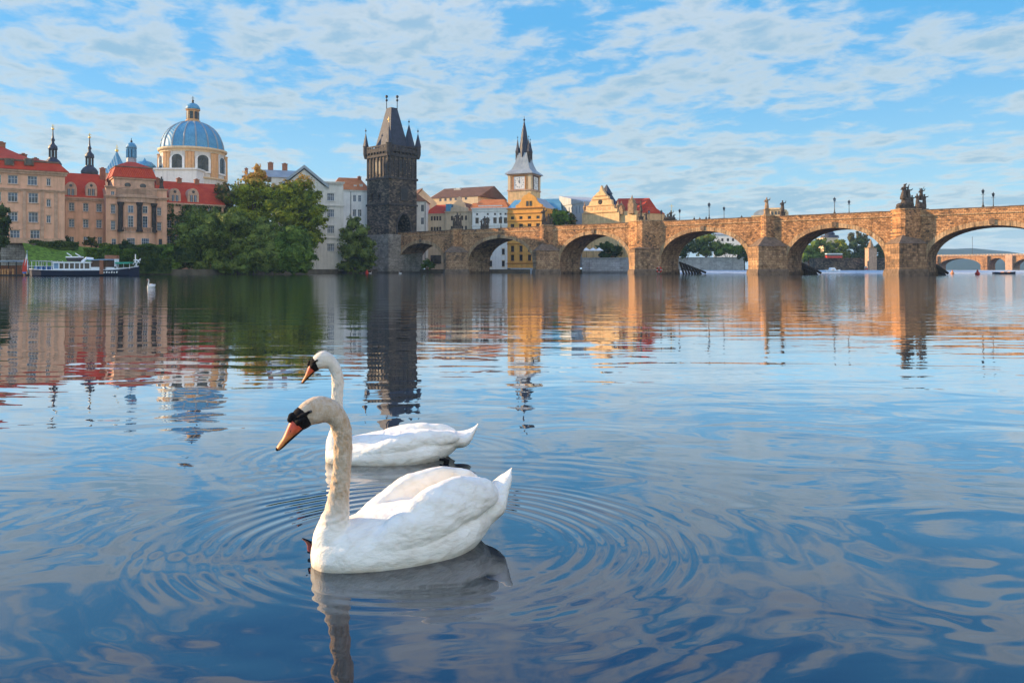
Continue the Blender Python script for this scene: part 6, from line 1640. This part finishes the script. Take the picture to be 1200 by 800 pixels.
    for a,b_ in (((157,310),(161,304)),((161,304),(165,308)),((158,305),(166,305)),((160,298),(160,304)),((159,312),(166,303)),((162,313),(160,306))): m_.tube([(X(a[0]),-.4,z(a[1])),(X(b_[0]),-.4,z(b_[1]))],.09,5)
    m_.build('bow_frame', M['boatwhite'], r)
tour_boat()
def flag():
    Y = 141; z = lambda py: PZ(py,Y); x0 = PX(32.5,Y)
    r = thing('flag', 'drooping white, red and blue flag on a staff at the boat stern', 'flag', (x0,Y,.6), 0)
    m_ = MB(); m_.tube([(.15,0,0),(-.15,0,z(294)-.6)],.045,6); m_.ball((-.15,0,z(294)-.6),.09); m_.build('flagstaff', M['blueroof'], r)
    m_ = MB(); q = lambda px,py,y: (PX(px,Y)-x0, y, z(py)-.6)
    cols = [('white',[(31.5,297),(32.3,303),(30,310),(29,311),(30,302)]),('redpaint',[(30,302),(29,311),(32,318.5),(26.5,318.5),(27,310)]),('redpaint',[(30.2,309),(32.2,303),(32.3,318),(30,318)]),('bluepaint',[(27,318.5),(32,318.5),(31,320.5),(27.5,320.5)])]
    for nm,pts in cols:
        m_ = MB(); P_ = [q(a,b,0)[0::2] for a,b in pts]; m_.xz([(a,b) for a,b in P_], -.06-.05*cols.index((nm,pts)), -.03-.05*cols.index((nm,pts))); m_.build('flag_stripe', M[nm], r)
flag()
def jetty():
    Y = 146; z = lambda py: PZ(py,Y); x0 = PX(-40,Y)
    r = thing('floating_jetty', 'wooden landing stage with orange posts and a grey canopy at far left', 'jetty', (x0,Y,0), 0)
    X = lambda px: PX(px,Y)-x0
    m_ = MB(); m_.box(0,X(32),-1.5,3,-.3,z(321.5)); m_.build('pontoon', M['darkwood'], r)
    m_ = MB(); m_.xz([(0,z(306)),(X(22),z(305)),(X(23),z(306.8)),(0,z(307.8))],-1.6,2.8); m_.build('canopy', M['leadroof'], r)
    for px in (-38,-33,-28,-23,-18,-13,-8,-4,1.5,5,8.5,11.5,14.8,20.5):
        m_ = MB(); m_.box(X(px)-.11,X(px)+.11,-1.4,-1.18,z(321.5),z(315)); m_.build('fence_post', M['wood'], r)
    m_ = MB(); m_.box(0,X(22),-1.35,-1.22,z(317),z(316.4)); m_.build('fence_rail', M['wood'], r)
    for px in (-30,-14,2,12,21): 
        m_ = MB(); m_.tube([(X(px),-.5,z(321.5)),(X(px),-.5,z(306.5))],.09,6); m_.build('canopy_post', M['iron'], r)
    m_ = MB(); m_.box(X(-40),X(20),1.2,2.2,z(321.5),z(311)); m_.build('hut', M['chimney'], r)
    m_ = MB(); m_.box(X(31.8),X(33.2),-1.2,-.9,-.3,z(315.5)); m_.build('mooring_post', M['wood'], r)
jetty()
def small_boat(px, Y, L_, label, mat, cab=None, s=1):
    r = thing('small_boat', label, 'boat', (PX(px,Y),Y,0), R(4))
    S = [(-L_/2,.5,.55),(-L_/4,.8,.45),(0,.85,.42),(L_/4,.7,.48),(L_/2,.05,.7)]
    m_ = MB(); v=[]; f=[]
    for x,h,zt in S: v += [(x,-h,zt),(x,-h*.6,-.2),(x,h*.6,-.2),(x,h,zt)]
    for j in range(4):
        for i in range(3): f.append((j*4+i,(j+1)*4+i,(j+1)*4+i+1,j*4+i+1))
        f.append((j*4+3,(j+1)*4+3,(j+1)*4,j*4))
    f.append((3,2,1,0)); f.append((16,17,18,19)); m_.add(v,f); m_.build('hull', M[mat], r)
    m_ = MB(); m_.box(-L_*.1,L_*.05,-.6,.6,.45,.62); m_.box(L_*.2,L_*.26,-.5,.5,.45,.62); m_.build('thwart', M['wood'], r)
    if cab: m_ = MB(); m_.prism([(-L_*.25,-.6),(L_*.2,-.6),(L_*.2,.6),(-L_*.25,.6)],.4,cab,[(-L_*.2,-.5),(L_*.08,-.5),(L_*.08,.5),(-L_*.2,.5)]); m_.build('cabin', M['boatwhite'], r)
    return r
small_boat(1177, 205, 6.2, 'low bluish rowing boat at the far right under the last arch', 'navy')
r_ = small_boat(976, 250, 5.0, 'small white motor boat near the weir seen through the fifth arch', 'boatwhite', 1.3); r_.location.z = .55
# landing stage post under the fifth arch
r = thing('mooring_post', 'pale mooring post by the far wall under the fifth arch', 'post', (PX(1014.5,262),262,0.9)); m_ = MB(); m_.lathe(0,0,[(.42,-.6),(.42,1.1),(.52,1.15),(.3,1.5)],8); m_.build('post', M['rock'], r); m_ = MB(); m_.box(-.45,.45,-.47,-.40,.3,.7); m_.build('plate', M['redpaint'], r)

# ---------------------------------------------------------------- far bank
GF = 'trees on the far bank'
far = [(803,352,[(800,291,9),(806,281,8),(812,290,9),(798,297,7)],'darkleaf','dark tree above the long pale wall, leftmost'),
 (828,352,[(822,281,10,.9),(832,279,8),(838,288,9),(825,293,11)],'willow','dark green tree above the long pale wall, in the middle'),
 (852,352,[(848,291,9),(858,293,9),(842,296,8),(866,292,8)],'midleaf','bushy tree above the long pale wall, right part'),
 (872,352,[(872,290,8),(876,300,8),(868,302,7)],'darkleaf','dark tree behind the right springing of the fourth arch'),
 (948,425,[(948,292,9),(956,286,8),(943,300,8),(955,300,10)],'midleaf','sunlit green tree, leftmost seen through the fifth arch'),
 (968,425,[(964,284,6),(972,290,9),(966,301,9),(978,303,9)],'willow','dark tree beside the tram, left of it'),
 (984,430,[(983,284,6),(988,290,8),(992,300,9),(980,296,7)],'chestnut','tree with yellow-tinted crown in the middle of the fifth arch'),
 (1004,430,[(1000,287,7),(1008,283,6),(1012,292,9),(1004,302,10)],'darkleaf','dark tree right of the yellow-tinted one'),
 (1030,430,[(1030,292,7),(1036,300,9),(1022,303,8),(1040,306,8)],'darkleaf','dark tree behind the right springing of the fifth arch'),
 (1004,460,[(998,279,4,1.6),(1006,277,3.5,1.8),(1013,281,5,1.2)],'olive','thin tall tree rising above the others through the fifth arch'),
 (712,262,[(706,291,7),(714,289,8),(722,294,8),(710,300,7)],'darkleaf','dark tree behind the short pale wall under the third arch'),
 (956,445,[(950,306,9),(962,309,9),(972,310,9,.6)],'darkleaf','low dark bush line at the water, left under the fifth arch'),
 (1000,445,[(990,309,9,.7),(1004,309,9,.7),(1016,310,8,.6)],'darkleaf','low dark bush line at the water, right under the fifth arch')]
for i,(px,Y,cl,mt,lab) in enumerate(far):
    tree(lab, px, Y, 316, cl, mt, 2600, .45 if Y < 400 else .6, group=GF if px > 790 else 'trees behind the bridge', seed=50+i, trunk=.4)
fr = Front(836, 420, 870, 415)
o = fr.thing('pale_far_house', 'pale house with two windows above the trees through the fourth arch', 'house')
H = wins(fr, o, (281,), (846.5,853,859), 2.4, 3.6, ref=850, gl='darkglass', frame='darkframe', bars=(0,0)); walls(o, fr.w, 12, 1, fr.z(850,275), M['white'], H); g = MB(); hip(g, -.4,fr.w+.4,-.4,12.4,fr.z(850,275),fr.z(850,269),4,5); g.build('roof', M['leadroof'], o)
Y = 560
r = thing('far_domed_house', 'distant house with a small dark dome above the trees through the fifth arch', 'building', (PX(976,Y),Y,0))
X = lambda px: PX(px,Y)-PX(976,Y); z = lambda py: PZ(py,Y)
m_ = MB(); m_.box(X(966),X(982),0,14,1,z(278.5)); m_.build('wall', M['cream'], r)
m_ = MB(); m_.lathe(X(977),7,[(6.5,z(278.5)),(6.0,z(275.5)),(3.4,z(275)),(3.6,z(273)),(2.4,z(271)),(.2,z(268.5))],12); m_.build('dome', M['slate'], r)
r = thing('stone_gate_pillar', 'squat sandstone tower with a ragged top among the trees under the fifth arch', 'tower', (PX(1022,405),405,0)); 
X = lambda px: PX(px,405)-PX(1022,405); z = lambda py: PZ(py,405)
m_ = MB(); m_.box(X(1018),X(1027.5),0,4.3,1,z(291)); m_.build('shaft', M['tantrim'], r)
m_ = MB(); m_.box(X(1017.5),X(1028),-.25,4.5,z(291),z(290.2)); m_.lathe(X(1022.5),2.1,[(1.9,z(290.2)),(1.2,z(286)),(.7,z(283)),(.1,z(280))],6); m_.build('top', M['statuelit'], r)
Y = 408; r = thing('tram', 'red and white tram passing on the far embankment', 'tram', (PX(977,Y),Y,PZ(303,Y)), R(3)); L_ = 8.4
m_ = MB(); m_.box(-L_/2,L_/2,-1.2,1.2,.3,1.4); m_.build('body', M['redpaint'], r)
m_ = MB(); m_.box(-L_/2+.05,L_/2-.05,-1.15,1.15,1.4,2.2); m_.build('window_band', M['darkglass'], r)
m_ = MB(); m_.box(-L_/2,L_/2,-1.22,1.22,2.2,2.75); m_.build('roof', M['boatwhite'], r)
m_ = MB(); [m_.lathe(x,-1.0,[(.35,0),(.35,.3)],8) for x in (-3,-2,2,3)]; m_.build('bogie', M['black'], r)
wall_thing('embankment_wall', 'upper embankment terrace carrying the tram', 955, 412, 1046, 412, 1, PZ(303,412), 'darkstone', 8)

# far bridge under the last arch
def far_bridge():
    fr = Front(1096, 560, 1330, 470)
    r = fr.thing('distant_bridge', 'distant sunlit arched bridge with balustrade seen under the last arch', 'bridge')
    W_ = fr.w; zt = fr.z(1150,297.8); zd = zt-1.2
    pr = [1096,1154,1183,1245,1330]
    us = [fr.u(p) for p in pr]; pw = 4.2
    m_ = MB()
    for i in range(len(us)-1):
        a, b_ = us[i]+pw/2, us[i+1]-pw/2; n = 20; h = (b_-a)/2; mm = (a+b_)/2
        c = [(mm-h*math.cos(math.pi*j/n), 2.0+(zd-1.6-2.0)*math.sin(math.pi*j/n)**.8) for j in range(n+1)]
        for j in range(n):
            for y,fl in ((0,0),(12,1)):
                q = [(c[j][0],y,c[j][1]),(c[j+1][0],y,c[j+1][1]),(c[j+1][0],y,zd),(c[j][0],y,zd)]; m_.add(q, [(0,1,2,3) if not fl else (3,2,1,0)])
            m_.add([(c[j][0],0,c[j][1]),(c[j][0],12,c[j][1]),(c[j+1][0],12,c[j+1][1]),(c[j+1][0],0,c[j+1][1])],[(0,1,2,3)])
    m_.build('arch_span', M['bridge'], r)
    for i,u_ in enumerate(us):
        q = MB(); q.box(u_-pw/2,u_+pw/2,-1.5,13,-1,zd+.02); q.build('pier', M['bridge'] if i != 2 else M['tantrim'], r)
    q = MB(); q.box(0,W_,-.5,12.5,zd+.02,zd+.5); q.build('deck', M['tantrim'], r)
    q = MB(); q.box(0,W_,-.4,-.1,zt-.25,zt)
    x = 0
    while x < W_: q.box(x,x+.8,-.38,-.12,zd+.5,zt-.25); x += 2.0
    q.build('balustrade', M['beige'], r)
    q = MB(); q.tube([(fr.u(1135.5),6,zt),(fr.u(1135.5),6,fr.z(1135,277))],.12,5); q.build('lamp_mast', M['iron'], r)
far_bridge()
M['hill'] = foliage('hill_woods', (0.02,0.045,0.03), (0.04,0.075,0.04))
m_ = MB(); pts = []
for i in range(61):
    x = 1200 + i*60; t_ = i/60; hgt = 66*math.exp(-((x-1480)/300.0)**2) + 36*math.exp(-((x-2150)/600.0)**2) + 2*math.sin(x*.02)+1.5*math.sin(x*.053)
    for j,(dy,f_) in enumerate(((-500,0),(-250,.55),(0,1),(300,.8),(700,0))): m_.v.append((x, 2600+dy, max(hgt*f_,0)-2))
for i in range(60):
    for j in range(4): a = i*5+j; m_.f.append((a,a+5,a+6,a+1)); m_.mi.append(0)
tag(m_.build('hills', M['hill'], None, True), kind='structure')
# small floating feathers near the swans
fm = MB(); fm.add([(-.022,0,.004),(-.008,-.006,.007),(.012,-.005,.006),(.024,0,.003),(.012,.005,.007),(-.008,.006,.008),(0,0,.012)],[(0,1,6),(1,2,6),(2,3,6),(3,4,6),(4,5,6),(5,0,6),(5,4,3,2,1,0)]); fm = fm.mesh('feather', M['white'])
for px,py in ():
    Y = F*CH/(py-HY); o = link('feather', fm); o.location = (PX(px,Y),Y,.002); o.rotation_euler = (0,0,px*.7); o.scale = (.45,.35,.4); tag(o, 'tiny white down feather floating on the foreground water', 'feather', 'floating feathers')

# the air itself: far things fade into it
m = bpy.data.materials.new('haze_air'); m.use_nodes = True; t = NT(m.node_tree); t.n.remove(t.n['Principled BSDF'])
pv = t.node('ShaderNodeVolumePrincipled'); pv.inputs['Color'].default_value = (0.42,0.68,1.0,1); pv.inputs['Density'].default_value = 0.00013; pv.inputs['Anisotropy'].default_value = 0.0
t.l.new(pv.outputs[0], t.n['Material Output'].inputs['Volume'])
m_ = MB(); m_.box(-3100,5200,-100,8200,-3.0,80); tag(m_.build('haze', m), kind='stuff')
